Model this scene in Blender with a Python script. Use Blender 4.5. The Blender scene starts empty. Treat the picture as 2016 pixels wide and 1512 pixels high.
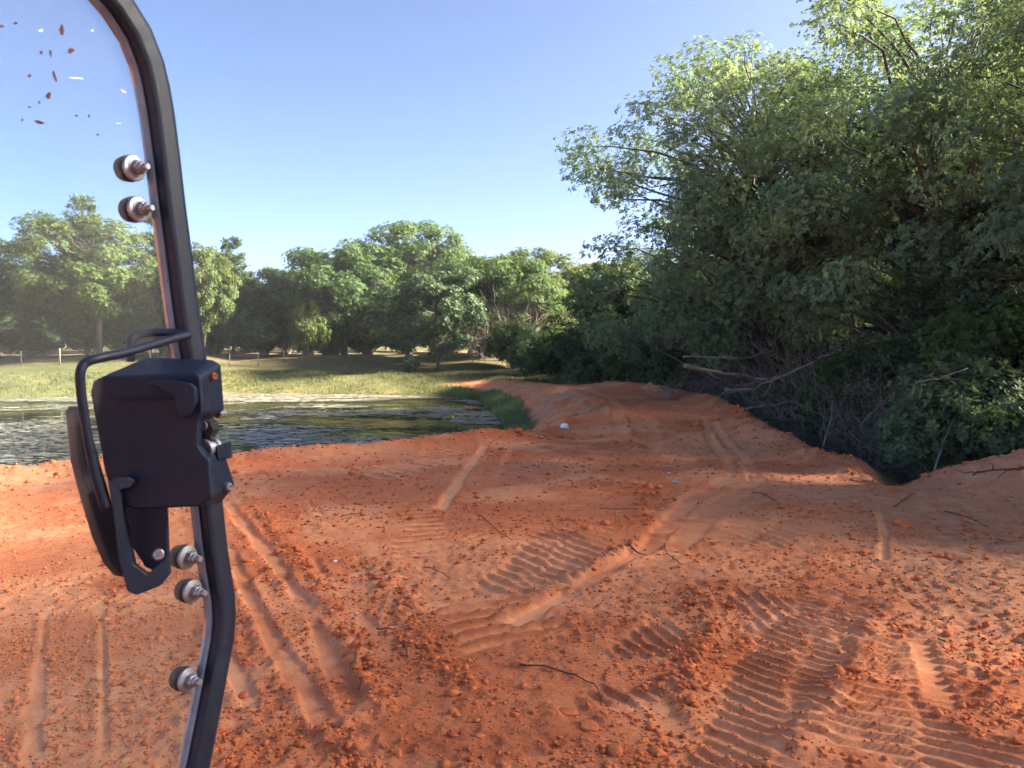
import bpy, bmesh, math, random
import numpy as np
from mathutils import Vector, Matrix

# ------------------------------------------------------------------ camera, sky, sun, exposure
scene = bpy.context.scene
COL = scene.collection
EYE = 2.2
PITCH = math.radians(2.87)
FPX = 1515.0                       # focal length in pixels of the 2016 px wide photograph
cam_d = bpy.data.cameras.new('camera'); cam = bpy.data.objects.new('camera', cam_d); COL.objects.link(cam)
cam.location = (0, 0, EYE); cam.rotation_euler = (math.pi / 2 - PITCH, 0, 0)
cam_d.sensor_width = 36.0; cam_d.lens = 36.0 * FPX / 2016.0
cam_d.clip_start = 0.05; cam_d.clip_end = 2000
cam_d.dof.use_dof = True; cam_d.dof.focus_distance = 14.0; cam_d.dof.aperture_fstop = 14.0
scene.camera = cam

SUN_AZ, SUN_EL = math.radians(87), math.radians(28)      # azimuth from +Y towards +X
sun_dir = Vector((math.sin(SUN_AZ) * math.cos(SUN_EL), math.cos(SUN_AZ) * math.cos(SUN_EL), math.sin(SUN_EL)))
world = bpy.data.worlds.new('World'); scene.world = world; world.use_nodes = True
wn = world.node_tree; bg = wn.nodes['Background']
sky = wn.nodes.new('ShaderNodeTexSky'); sky.sky_type = 'NISHITA'; sky.sun_disc = False
sky.sun_elevation = SUN_EL; sky.sun_rotation = SUN_AZ; sky.altitude = 300
sky.air_density = 0.34; sky.dust_density = 2.0; sky.ozone_density = 1.6
wn.links.new(sky.outputs[0], bg.inputs[0]); bg.inputs[1].default_value = 0.05
sun_l = bpy.data.lights.new('sun', 'SUN'); sun_l.energy = 5.0; sun_l.angle = math.radians(8); sun_l.color = (1.0, 0.88, 0.70)
sun_o = bpy.data.objects.new('sun', sun_l); COL.objects.link(sun_o); sun_o.location = (60, 10, 40)
sun_o.rotation_euler = sun_dir.to_track_quat('Z', 'Y').to_euler()
scene.view_settings.view_transform = 'Standard'; scene.view_settings.look = 'None'
scene.view_settings.exposure = 3.45; scene.view_settings.gamma = 1.0
scene.cycles.max_bounces = 6; scene.cycles.diffuse_bounces = 3; scene.cycles.glossy_bounces = 3
scene.cycles.transmission_bounces = 4; scene.cycles.transparent_max_bounces = 8
scene.cycles.use_denoising = True
scene.cycles.caustics_reflective = False; scene.cycles.caustics_refractive = False

rng = np.random.default_rng(7); random.seed(7)

# ------------------------------------------------------------------ helpers
def ray(px, py):
    u = (px - 1008) / FPX; v = (756 - py) / FPX
    c, s = math.cos(PITCH), math.sin(PITCH)
    return Vector((u, c + v * s, -s + v * c))
def U(px, py, d):                                     # point at forward depth d (metres)
    r = ray(px, py); return Vector((0, 0, EYE)) + r * (d / r.y)
def G(px, py, z=0.0):                                 # point on the level z
    r = ray(px, py); t = (z - EYE) / r.z; return Vector((0, 0, EYE)) + r * t

def _hash(ix, iy, seed):
    h = (ix.astype(np.int64) * 374761393 + iy.astype(np.int64) * 668265263 + seed * 974711) & 0x7fffffff
    h = ((h ^ (h >> 13)) * 1274126177) & 0x7fffffff
    h = (h ^ (h >> 16)) & 0xffff
    return h / 65535.0
def vnoise(x, y, seed=0):
    ix = np.floor(x); iy = np.floor(y); fx = x - ix; fy = y - iy
    fx = fx * fx * (3 - 2 * fx); fy = fy * fy * (3 - 2 * fy)
    a = _hash(ix, iy, seed); b = _hash(ix + 1, iy, seed); c = _hash(ix, iy + 1, seed); d = _hash(ix + 1, iy + 1, seed)
    return (a * (1 - fx) + b * fx) * (1 - fy) + (c * (1 - fx) + d * fx) * fy
def fbm(x, y, scale, octaves=4, seed=0, gain=0.5):
    s = 0; a = 1; n = 0
    for i in range(octaves):
        s = s + a * vnoise(x / scale + 13.7 * i, y / scale + 7.1 * i, seed + i); n += a; a *= gain; scale /= 2.03
    return s / n
def smooth(a, b, x):
    t = np.clip((x - a) / (b - a), 0, 1); return t * t * (3 - 2 * t)
def poly_dist(x, y, P, closed=True):                  # distance to the polyline, arc length there, side sign
    P = np.asarray(P, float); n = len(P); best = np.full(x.shape, 1e9); arc = np.zeros(x.shape); side = np.zeros(x.shape)
    acc = 0.0
    for i in range(n if closed else n - 1):
        a = P[i]; b = P[(i + 1) % n]; d = b - a; L = math.hypot(*d)
        t = np.clip(((x - a[0]) * d[0] + (y - a[1]) * d[1]) / (L * L), 0, 1)
        dx = x - a[0] - t * d[0]; dy = y - a[1] - t * d[1]; dd = np.hypot(dx, dy)
        m = dd < best
        best = np.where(m, dd, best); arc = np.where(m, acc + t * L, arc)
        side = np.where(m, np.sign(d[0] * dy - d[1] * dx), side); acc += L
    return best, arc, side
def inside(x, y, P):
    c = np.zeros(x.shape, bool); n = len(P)
    for i in range(n):
        x1, y1 = P[i]; x2, y2 = P[(i + 1) % n]
        if y1 == y2: continue
        c ^= ((y1 > y) != (y2 > y)) & (x < (x2 - x1) * (y - y1) / (y2 - y1) + x1)
    return c
def sdist(x, y, P):                                   # positive outside
    d = poly_dist(x, y, P)[0]; return np.where(inside(x, y, P), -d, d)

def mesh_np(name, V, F, mat=None, smooth_shade=False, attrs=None):
    """V (n,3); F (m,3) or (m,4) int array -> mesh data"""
    V = np.asarray(V, np.float32); F = np.asarray(F, np.int32); k = F.shape[1]
    me = bpy.data.meshes.new(name)
    me.vertices.add(len(V)); me.vertices.foreach_set('co', V.ravel())
    me.loops.add(F.size); me.loops.foreach_set('vertex_index', F.ravel())
    me.polygons.add(len(F)); me.polygons.foreach_set('loop_start', np.arange(0, F.size, k, dtype=np.int32))
    me.polygons.foreach_set('loop_total', np.full(len(F), k, np.int32))
    if smooth_shade: me.polygons.foreach_set('use_smooth', np.ones(len(F), bool))
    for an, (typ, data) in (attrs or {}).items():
        a = me.attributes.new(an, typ, 'POINT')
        a.data.foreach_set('color' if typ == 'FLOAT_COLOR' else 'value', np.asarray(data, np.float32).ravel())
    me.update(calc_edges=True)
    if mat: me.materials.append(mat)
    return me
def obj(name, data, parent=None, **props):
    o = bpy.data.objects.new(name, data); COL.objects.link(o)
    if parent: o.parent = parent
    for k, v in props.items(): o[k] = v
    return o
def thing(name, loc, label, cat, group=None, rotz=0.0, scale=1.0):
    o = bpy.data.objects.new(name, None); COL.objects.link(o); o.empty_display_size = 0.2
    o.location = loc; o.rotation_euler = (0, 0, rotz)
    o.scale = scale if isinstance(scale, (tuple, list)) else (scale,) * 3
    o['label'] = label; o['category'] = cat
    if group: o['group'] = group
    return o

class Tubes:                                          # tapered tubes joined into one mesh
    def __init__(self): self.V = []; self.F = []; self.n = 0
    def add(self, P, R, k=5, cap=True):
        P = np.asarray(P, float); n = len(P); R = np.broadcast_to(np.asarray(R, float), (n,))
        T = np.gradient(P, axis=0); T /= np.linalg.norm(T, axis=1)[:, None] + 1e-9
        ref = np.array([0.31, 0.2, 0.93]) if abs(T[:, 2]).mean() < 0.9 else np.array([0.95, 0.3, 0.05])
        A = np.cross(T, ref); A /= np.linalg.norm(A, axis=1)[:, None] + 1e-9; B = np.cross(T, A)
        an = np.arange(k) * 2 * math.pi / k
        ring = P[:, None, :] + R[:, None, None] * (np.cos(an)[None, :, None] * A[:, None, :] + np.sin(an)[None, :, None] * B[:, None, :])
        self.V.append(ring.reshape(-1, 3))
        i = np.arange(n - 1)[:, None] * k; j = np.arange(k)[None, :]; j2 = (j + 1) % k
        q = np.stack([i + j, i + j2, i + k + j2, i + k + j], -1).reshape(-1, 4) + self.n
        self.F.append(q); self.n += n * k
        if cap:
            self.V.append(P[[0, -1]]); c0, c1 = self.n, self.n + 1; self.n += 2
            b0 = self.n - 2 - n * k
            f = [(b0 + (a + 1) % k, b0 + a, c0, c0) for a in range(k)] + [(b0 + (n - 1) * k + a, b0 + (n - 1) * k + (a + 1) % k, c1, c1) for a in range(k)]
            self.caps = getattr(self, 'caps', []); self.caps += [(a, b, c) for a, b, c, _ in f]
    def mesh(self, name, mat, smooth_shade=True):
        V = np.concatenate(self.V); Q = np.concatenate(self.F)
        T = np.concatenate([Q[:, [0, 1, 2]], Q[:, [0, 2, 3]]])
        if getattr(self, 'caps', None): T = np.concatenate([T, np.array(self.caps)])
        return mesh_np(name, V, T, mat, smooth_shade)

# ------------------------------------------------------------------ materials
def new_mat(name):
    m = bpy.data.materials.new(name); m.use_nodes = True
    nt = m.node_tree; b = nt.nodes['Principled BSDF']; return m, nt, b
def N(nt, typ, **kw):
    n = nt.nodes.new(typ)
    for k, v in kw.items(): setattr(n, k, v)
    return n
def noise(nt, scale, detail=6, rough=0.6, coord='Object', vec=None):
    n = N(nt, 'ShaderNodeTexNoise'); n.inputs['Scale'].default_value = scale; n.inputs['Detail'].default_value = detail; n.inputs['Roughness'].default_value = rough
    if vec is None:
        tc = nt.nodes.get('TC') or N(nt, 'ShaderNodeTexCoord', name='TC'); vec = tc.outputs[coord]
    nt.links.new(vec, n.inputs['Vector']); return n
def ramp(nt, fac, stops):
    r = N(nt, 'ShaderNodeValToRGB'); e = r.color_ramp.elements
    while len(e) < len(stops): e.new(0.5)
    for i, (p, c) in enumerate(stops): e[i].position = p; e[i].color = (*c, 1)
    nt.links.new(fac, r.inputs[0]); return r
def mixc(nt, fac, a, b):
    m = N(nt, 'ShaderNodeMix', data_type='RGBA')
    for s, v in ((m.inputs[0], fac), (m.inputs[6], a), (m.inputs[7], b)):
        if isinstance(v, (int, float)): s.default_value = v
        elif isinstance(v, tuple): s.default_value = (*v, 1)
        else: nt.links.new(v, s)
    return m.outputs[2]
def mathn(nt, op, a, b=None, clamp=False):
    m = N(nt, 'ShaderNodeMath', operation=op, use_clamp=clamp)
    for s, v in zip(m.inputs, (a, b)):
        if v is None: continue
        if isinstance(v, (int, float)): s.default_value = v
        else: nt.links.new(v, s)
    return m.outputs[0]
def bump(nt, b, height, strength, dist):
    n = N(nt, 'ShaderNodeBump'); n.inputs['Strength'].default_value = strength; n.inputs['Distance'].default_value = dist
    nt.links.new(height, n.inputs['Height']); nt.links.new(n.outputs[0], b.inputs['Normal']); return n

def mat_plain(name, col, rough=0.6, spec=0.5, metal=0.0, var=0.15, vscale=40.0, bmp=0.0):
    m, nt, b = new_mat(name); n = noise(nt, vscale, 4)
    lo = tuple(c * (1 - var) for c in col); hi = tuple(min(1, c * (1 + var)) for c in col)
    r = ramp(nt, n.outputs[0], [(0.3, lo), (0.7, hi)]); nt.links.new(r.outputs[0], b.inputs['Base Color'])
    b.inputs['Roughness'].default_value = rough; b.inputs['Specular IOR Level'].default_value = spec; b.inputs['Metallic'].default_value = metal
    if bmp: bump(nt, b, n.outputs[0], bmp, 0.01)
    return m

def mat_leaf(name, dark, light, trans, tw=0.35):
    """leaf: per-leaf tone in attribute 'tone', thin so light passes through"""
    m, nt, b = new_mat(name)
    at = N(nt, 'ShaderNodeAttribute', attribute_name='tone'); oi = N(nt, 'ShaderNodeObjectInfo')
    f = mathn(nt, 'ADD', at.outputs['Fac'], mathn(nt, 'MULTIPLY', mathn(nt, 'SUBTRACT', oi.outputs['Random'], 0.5), 0.25))
    r = ramp(nt, f, [(0.0, dark), (0.85, light), (1.0, tuple(c * 1.15 for c in light))])
    nt.links.new(r.outputs[0], b.inputs['Base Color']); b.inputs['Roughness'].default_value = 0.6; b.inputs['Specular IOR Level'].default_value = 0.2
    t = N(nt, 'ShaderNodeBsdfTranslucent')
    rt = ramp(nt, f, [(0.0, tuple(c * 0.6 for c in trans)), (1.0, trans)]); nt.links.new(rt.outputs[0], t.inputs[0])
    mx = N(nt, 'ShaderNodeMixShader'); mx.inputs[0].default_value = tw
    nt.links.new(b.outputs[0], mx.inputs[1]); nt.links.new(t.outputs[0], mx.inputs[2])
    nt.links.new(mx.outputs[0], nt.nodes['Material Output'].inputs[0]); return m

M = {}
M['leaf_oak'] = mat_leaf('oak_leaf', (0.022, 0.056, 0.020), (0.062, 0.108, 0.034), (0.14, 0.21, 0.04))
M['leaf_near'] = mat_leaf('shade_lifted_oak_leaf', (0.066, 0.138, 0.082), (0.140, 0.235, 0.130), (0.25, 0.33, 0.11))  # oak leaf colours raised to lighten the near trees in shade
M['leaf_light'] = mat_leaf('yellow_green_leaf', (0.040, 0.072, 0.022), (0.100, 0.135, 0.038), (0.20, 0.24, 0.045))
M['leaf_cedar'] = mat_leaf('cedar_spray', (0.028, 0.060, 0.030), (0.075, 0.115, 0.050), (0.12, 0.17, 0.04), 0.18)
M['leaf_shrub'] = mat_leaf('shrub_leaf', (0.045, 0.085, 0.045), (0.10, 0.155, 0.075), (0.18, 0.25, 0.08), 0.28)
M['leaf_dry'] = mat_leaf('dry_leaf', (0.13, 0.07, 0.035), (0.26, 0.16, 0.08), (0.3, 0.18, 0.07), 0.25)
M['grass'] = mat_leaf('grass_blade', (0.055, 0.075, 0.026), (0.13, 0.14, 0.048), (0.18, 0.20, 0.06), 0.3)
M['reed'] = mat_leaf('green_reed', (0.075, 0.115, 0.045), (0.20, 0.24, 0.10), (0.26, 0.32, 0.10), 0.3)
M['bark'] = mat_plain('oak_bark', (0.070, 0.062, 0.056), 0.9, 0.2, var=0.4, vscale=14, bmp=0.6)
M['bark_pale'] = mat_plain('pale_oak_bark', (0.12, 0.092, 0.072), 0.9, 0.2, var=0.35, vscale=14, bmp=0.6)  # paler copy of the oak bark
M['twig'] = mat_plain('grey_twig', (0.19, 0.165, 0.14), 0.9, 0.2, var=0.4, vscale=6)
M['deadwood'] = mat_plain('weathered_wood', (0.20, 0.175, 0.16), 0.85, 0.2, var=0.3, vscale=9, bmp=0.3)
M['stick'] = mat_plain('dry_stick', (0.10, 0.065, 0.05), 0.9, 0.2, var=0.3, vscale=30)
M['straw'] = mat_plain('pale_stick', (0.42, 0.30, 0.19), 0.9, 0.2, var=0.2, vscale=30)
M['clod'] = mat_plain('red_clay_clod', (0.54, 0.150, 0.055), 0.95, 0.1, var=0.35, vscale=9)
M['stone'] = mat_plain('pale_sandstone', (0.46, 0.30, 0.22), 0.9, 0.2, var=0.2, vscale=30)
M['litter'] = mat_plain('white_plastic', (0.82, 0.84, 0.88), 0.4, 0.5, var=0.05)
M['post_steel'] = mat_plain('fence_post_steel', (0.06, 0.055, 0.05), 0.7, 0.4, var=0.3)
M['post_pale'] = mat_plain('weathered_post', (0.13, 0.11, 0.09), 0.8, 0.3, var=0.2)
M['wire'] = mat_plain('fence_wire', (0.12, 0.115, 0.11), 0.6, 0.4, 0.4)

# dirt / grass / woods floor: the vertex colour says which soil lies where and how pale it is
m, nt, b = new_mat('ground_soil'); M['ground'] = m
at = N(nt, 'ShaderNodeAttribute', attribute_name='soil'); sp = N(nt, 'ShaderNodeSeparateColor'); nt.links.new(at.outputs['Color'], sp.inputs[0])
n1 = noise(nt, 0.55, 8, 0.62); n2 = noise(nt, 5.0, 8, 0.68); n3 = noise(nt, 42.0, 6, 0.7); n4 = noise(nt, 160.0, 4, 0.7)
dA = ramp(nt, n1.outputs[0], [(0.33, (0.50, 0.125, 0.045)), (0.48, (0.62, 0.182, 0.070)), (0.64, (0.68, 0.24, 0.105))])
dB = ramp(nt, n2.outputs[0], [(0.30, (0.50, 0.128, 0.048)), (0.52, (0.64, 0.195, 0.077)), (0.70, (0.72, 0.29, 0.135))])
dirt = mixc(nt, 0.5, dA.outputs[0], dB.outputs[0])
sk = ramp(nt, n3.outputs[0], [(0.34, (0.50, 0.45, 0.42)), (0.48, (1, 1, 1)), (0.70, (1.2, 1.24, 1.28))])
mm = N(nt, 'ShaderNodeMix', data_type='RGBA', blend_type='MULTIPLY'); mm.inputs[0].default_value = 0.7
nt.links.new(dirt, mm.inputs[6]); nt.links.new(sk.outputs[0], mm.inputs[7]); dirt = mm.outputs[2]
mo = N(nt, 'ShaderNodeAttribute', attribute_name='dark_soil'); dark_clay = ramp(nt, n2.outputs[0], [(0.3, (0.32, 0.076, 0.028)), (0.7, (0.47, 0.125, 0.048))])
dirt = mixc(nt, mo.outputs['Fac'], dirt, dark_clay.outputs[0])
pale = ramp(nt, n2.outputs[0], [(0.3, (0.72, 0.27, 0.11)), (0.7, (0.80, 0.40, 0.21))])
dirt = mixc(nt, sp.outputs['Blue'], dirt, pale.outputs[0])
grey = ramp(nt, n2.outputs[0], [(0.3, (0.38, 0.155, 0.078)), (0.7, (0.56, 0.29, 0.165))])
dirt = mixc(nt, at.outputs['Alpha'], dirt, grey.outputs[0])
gr = ramp(nt, n1.outputs[0], [(0.3, (0.065, 0.07, 0.028)), (0.55, (0.105, 0.10, 0.042)), (0.75, (0.16, 0.13, 0.06))])
wf = ramp(nt, n2.outputs[0], [(0.3, (0.06, 0.042, 0.028)), (0.7, (0.17, 0.105, 0.065))])
c1 = mixc(nt, sp.outputs['Green'], gr.outputs[0], wf.outputs[0]); c2 = mixc(nt, sp.outputs['Red'], c1, dirt)
nt.links.new(c2, b.inputs['Base Color'])
b.inputs['Roughness'].default_value = 0.92; b.inputs['Specular IOR Level'].default_value = 0.15
hh = mathn(nt, 'ADD', n3.outputs[0], mathn(nt, 'MULTIPLY', n4.outputs[0], 0.4))
hh = mathn(nt, 'MULTIPLY', hh, mathn(nt, 'SUBTRACT', 1.0, mathn(nt, 'MULTIPLY', sp.outputs['Blue'], 0.75)))
bump(nt, b, hh, 0.9, 0.022)

# ------------------------------------------------------------------ terrain
WATER = -0.8
POND = [(-60, 8), (-30, 12.0), (-16, 13.6), (-9, 14.6), (-5.4, 16.6), (-2.6, 19.2), (-1.0, 21.4), (0.15, 24.5), (0.15, 28), (-0.5, 33),
        (-1.1, 39), (-2.4, 43.5), (-5.5, 45.6), (-10, 46.8), (-17.7, 47.6), (-24, 45.6), (-30, 43.0), (-42, 41), (-60, 38)]
g = lambda px, py, z=0.0: tuple(G(px, py, z)[:2])
EDGE = [(7.2, -12), (8.4, 4), (8.6, 9.0), (8.4, 11.6), (6.9, 12.3), (6.1, 12.6), (6.15, 13.6), (6.2, 15.9), (6.4, 19.6), (7.0, 25.6), (6.3, 31.7), (4.6, 36.5), (2.6, 43), (0.4, 46.2), (-2.2, 47.8), (-4.4, 48.2)]
DIRT = [(-70, -40)] + [(-70, 6), (-30, 11), (-16, 13), (-9, 14.2), (-5.4, 16.2), (-2.6, 18.8), (-0.8, 21.2), (0.45, 24.5), (0.8, 28), (0.55, 33),
        (0.1, 37.5), (-0.6, 41.5), (-1.9, 45.0), (-3.4, 46.9), (-4.6, 47.8)] + EDGE[::-1] + [(7.2, -40)]
def height_base(x, y):
    sp_ = sdist(x, y, POND) + (fbm(x, y, 5.0, 3, 21) - 0.5) * 2.4 * smooth(34, 42, y)
    far = smooth(40, 47.5, y + 0.12 * np.abs(x)) * smooth(-2.0, -6.0, x) + smooth(44, 48, y) * smooth(-6, -2, x)
    far = np.clip(far, 0, 1)
    land = 0.0 * x + 1.15 * smooth(47, 63, y) + 0.5 * smooth(60, 110, y) + 1.0 * smooth(110, 300, y)
    w_slope = 1.7 + 2.6 * far + 1.0 * smooth(20, 26, y) * (1 - far)
    rise = np.clip(sp_ / w_slope, -1.2, 1); rise = np.where(rise > 0, rise * rise * (3 - 2 * rise) * 0.35 + rise * 0.65, rise)
    top = np.maximum(land, 0.0 + 0.30 * far)
    z = WATER + 0.0 + (top - WATER) * np.clip(rise, 0, 1) + 0.7 * np.clip(rise, -1.2, 0)
    z = z + far * (fbm(x, y, 3.5, 3, 23) - 0.5) * 0.55 * smooth(0.5, 3, sp_)
    # ridge of pushed-up clods along the near shore
    near = 1 - smooth(19.5, 22, y)
    z = z + near * 0.16 * np.exp(-((sp_ - 1.9) / 0.45) ** 2)
    # road edge berm and the low woods floor beyond it
    de, ar, sd = poly_dist(x, y, EDGE, False); so = de * -sd         # positive on the woods side
    wmask = 1 - smooth(33, 44, y)
    lum = 0.6 + 0.8 * fbm(x, y, 2.2, 2, 31)
    z = z + wmask * (0.20 * lum * np.exp(-((so + 0.25) / 0.5) ** 2) - 0.75 * smooth(0.0, 1.6, so) + 0.65 * smooth(3.0, 8.0, so))
    # the track climbs onto a low embankment beside the water
    st = smooth(1.5, 4.5, x); z = z + 0.36 * smooth(0.3, 1.6, sp_) * (smooth(22.0, 24.6, y) * (1 - st) + smooth(14, 32, y) * st) * (1 - smooth(33, 43, y)) * (1 - smooth(0, 1.0, so))
    z = z - 0.22 * np.exp(-((x - 0.9) / 1.6) ** 2 - ((y - 20.6) / 1.7) ** 2)
    # mound at the right edge of the picture, hollow beside it
    z = z + (0.10 + 0.42 * fbm(x, y, 0.7, 3, 27)) * np.exp(-((x - 7.3) / 0.8) ** 2 - ((y - 11.2) / 0.7) ** 2) + 0.30 * np.exp(-((x - 8.6) / 1.2) ** 2 - ((y - 10.8) / 1.1) ** 2)
    z = z - 0.35 * np.exp(-((x - 6.1) / 0.55) ** 2 - ((y - 12.4) / 0.6) ** 2)
    z = z + (fbm(x, y, 6.0, 3, 5) - 0.5) * 0.22 * smooth(0.5, 4, sp_) + (fbm(x, y, 30.0, 2, 9) - 0.5) * 0.9 * smooth(60, 90, np.hypot(x, y))
    return z, sp_, so
def zat(x, y):
    return float(height_base(np.array([float(x)]), np.array([float(y)]))[0][0])

# machine tracks on the dirt: (polyline in metres, width)
def pl(*pts): return [g(*p) for p in pts]
CLEAT = [  # path, width, pitch, depth, skew
    (pl((812, 985), (838, 1040), (830, 1110)), 0.60, 0.23, 0.07, 0.1),
    (pl((885, 1165), (925, 1230), (985, 1300)), 0.55, 0.19, 0.07, 0.15),
    (pl((1010, 1165), (1045, 1215), (1080, 1275)), 0.45, 0.19, 0.065, 0.1),
    (pl((985, 1195), (1050, 1130), (1125, 1050)), 0.65, 0.21, 0.07, -0.75),
    (pl((1075, 1180), (1135, 1110), (1200, 1040)), 0.45, 0.21, 0.055, -0.75),
    (pl((880, 1070), (930, 1068), (985, 1064)), 0.38, 0.20, 0.06, -0.9),
    (pl((745, 950), (820, 918), (905, 880)), 0.9, 0.34, 0.09, -0.7),
    (pl((1440, 1600), (1500, 1420), (1560, 1300), (1600, 1220), (1625, 1165)), 0.58, 0.12, 0.040, -0.4),
    (pl((1560, 1620), (1610, 1420), (1650, 1300), (1672, 1220), (1690, 1165)), 0.42, 0.12, 0.036, -0.3),
    (pl((1790, 1620), (1760, 1440), (1735, 1330), (1720, 1255)), 0.55, 0.12, 0.034, 0.1),
    (pl((1960, 1620), (1900, 1440), (1840, 1320), (1790, 1240)), 0.42, 0.12, 0.026, -0.15),
    (pl((1245, 1330), (1290, 1275), (1340, 1235)), 0.50, 0.15, 0.045, -0.8),
    (pl((1190, 1420), (1235, 1370), (1300, 1330)), 0.4, 0.14, 0.035, -0.5),
    (pl((1480, 1085), (1535, 1060), (1590, 1030)), 0.6, 0.2, 0.045, -0.5),
    (pl((1410, 1250), (1470, 1215), (1540, 1180)), 0.55, 0.17, 0.04, -0.8),
]
SMEAR = [  # smooth pale strips where a blade or tyre slid: path, half width, depth, paleness
    (pl((440, 985), (500, 1060), (560, 1140), (610, 1220)), 0.10, 0.030, 0.75),
    (pl((440, 1070), (490, 1180), (545, 1285), (600, 1370), (650, 1470)), 0.10, 0.030, 0.65),
    (pl((430, 1270), (470, 1350), (495, 1410)), 0.08, 0.025, 0.8),
    (pl((610, 1220), (660, 1320), (700, 1420)), 0.10, 0.030, 0.30),
    (pl((600, 985), (640, 1030)), 0.07, 0.02, 0.5), (pl((610, 1090), (645, 1150)), 0.06, 0.02, 0.35),
    (pl((700, 1200), (735, 1260)), 0.08, 0.02, 0.4),
    (pl((955, 872), (935, 910), (880, 985), (868, 1010)), 0.13, 0.035, 0.85),
    (pl((1005, 880), (985, 930), (960, 975)), 0.10, 0.02, 0.4),
    (pl((1000, 1245), (1060, 1215), (1128, 1182)), 0.135, 0.045, 1.0),
    (pl((1128, 1180), (1200, 1135), (1285, 1085)), 0.15, 0.045, 0.25),
    (pl((1275, 1095), (1310, 1045), (1360, 990), (1440, 950)), 0.20, 0.045, 0.55),
    (pl((1330, 1090), (1380, 1030), (1440, 985), (1490, 950)), 0.25, 0.03, 0.40),
    (pl((1440, 950), (1430, 905), (1400, 868), (1385, 835)), 0.14, 0.04, 0.60),
    (pl((1490, 950), (1470, 905), (1425, 868), (1400, 838)), 0.14, 0.04, 0.60),
    (pl((1475, 955), (1468, 925), (1455, 905)), 0.06, 0.02, 0.9),
    (pl((1225, 860), (1215, 820), (1190, 795), (1130, 778)), 0.25, 0.02, 0.45),
    (pl((1285, 900), (1290, 850), (1260, 815)), 0.2, 0.02, 0.3),
    (pl((1480, 880), (1540, 893), (1600, 900)), 0.07, 0.02, 0.5),
    (pl((90, 1195), (80, 1300), (62, 1520)), 0.055, 0.012, 0.55),
    (pl((198, 1175), (203, 1300), (206, 1520)), 0.055, 0.012, 0.55),
    (pl((1725, 1010), (1742, 1060), (1738, 1110)), 0.07, 0.02, 0.9),
    (pl((1180, 1480), (1130, 1420), (1075, 1370)), 0.14, 0.02, 0.35),
    (pl((1350, 1480), (1300, 1410), (1265, 1370)), 0.13, 0.02, 0.4),
    (pl((1860, 1420), (1830, 1330), (1800, 1250)), 0.12, 0.02, 0.35),
]
RIDGE = [  # windrows of loose crumbs
    (pl((985, 1230), (1100, 1165), (1200, 1112), (1290, 1060), (1320, 1000), (1400, 960)), 0.07, 0.035),
    (pl((480, 975), (590, 1110), (690, 1270), (760, 1420)), 0.08, 0.035),
    (pl((450, 1130), (540, 1290), (640, 1440), (690, 1540)), 0.08, 0.035),
    (pl((1200, 960), (1290, 985), (1250, 1040)), 0.25, 0.05),
    (pl((760, 1130), (820, 1260), (930, 1400)), 0.16, 0.035),
    (pl((1560, 1480), (1640, 1380), (1690, 1310), (1710, 1240)), 0.10, 0.06),
    (pl((1330, 1400), (1400, 1250), (1380, 1190)), 0.14, 0.035),
    (pl((1190, 800), (1240, 850), (1255, 880)), 0.16, 0.08),
]
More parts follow.
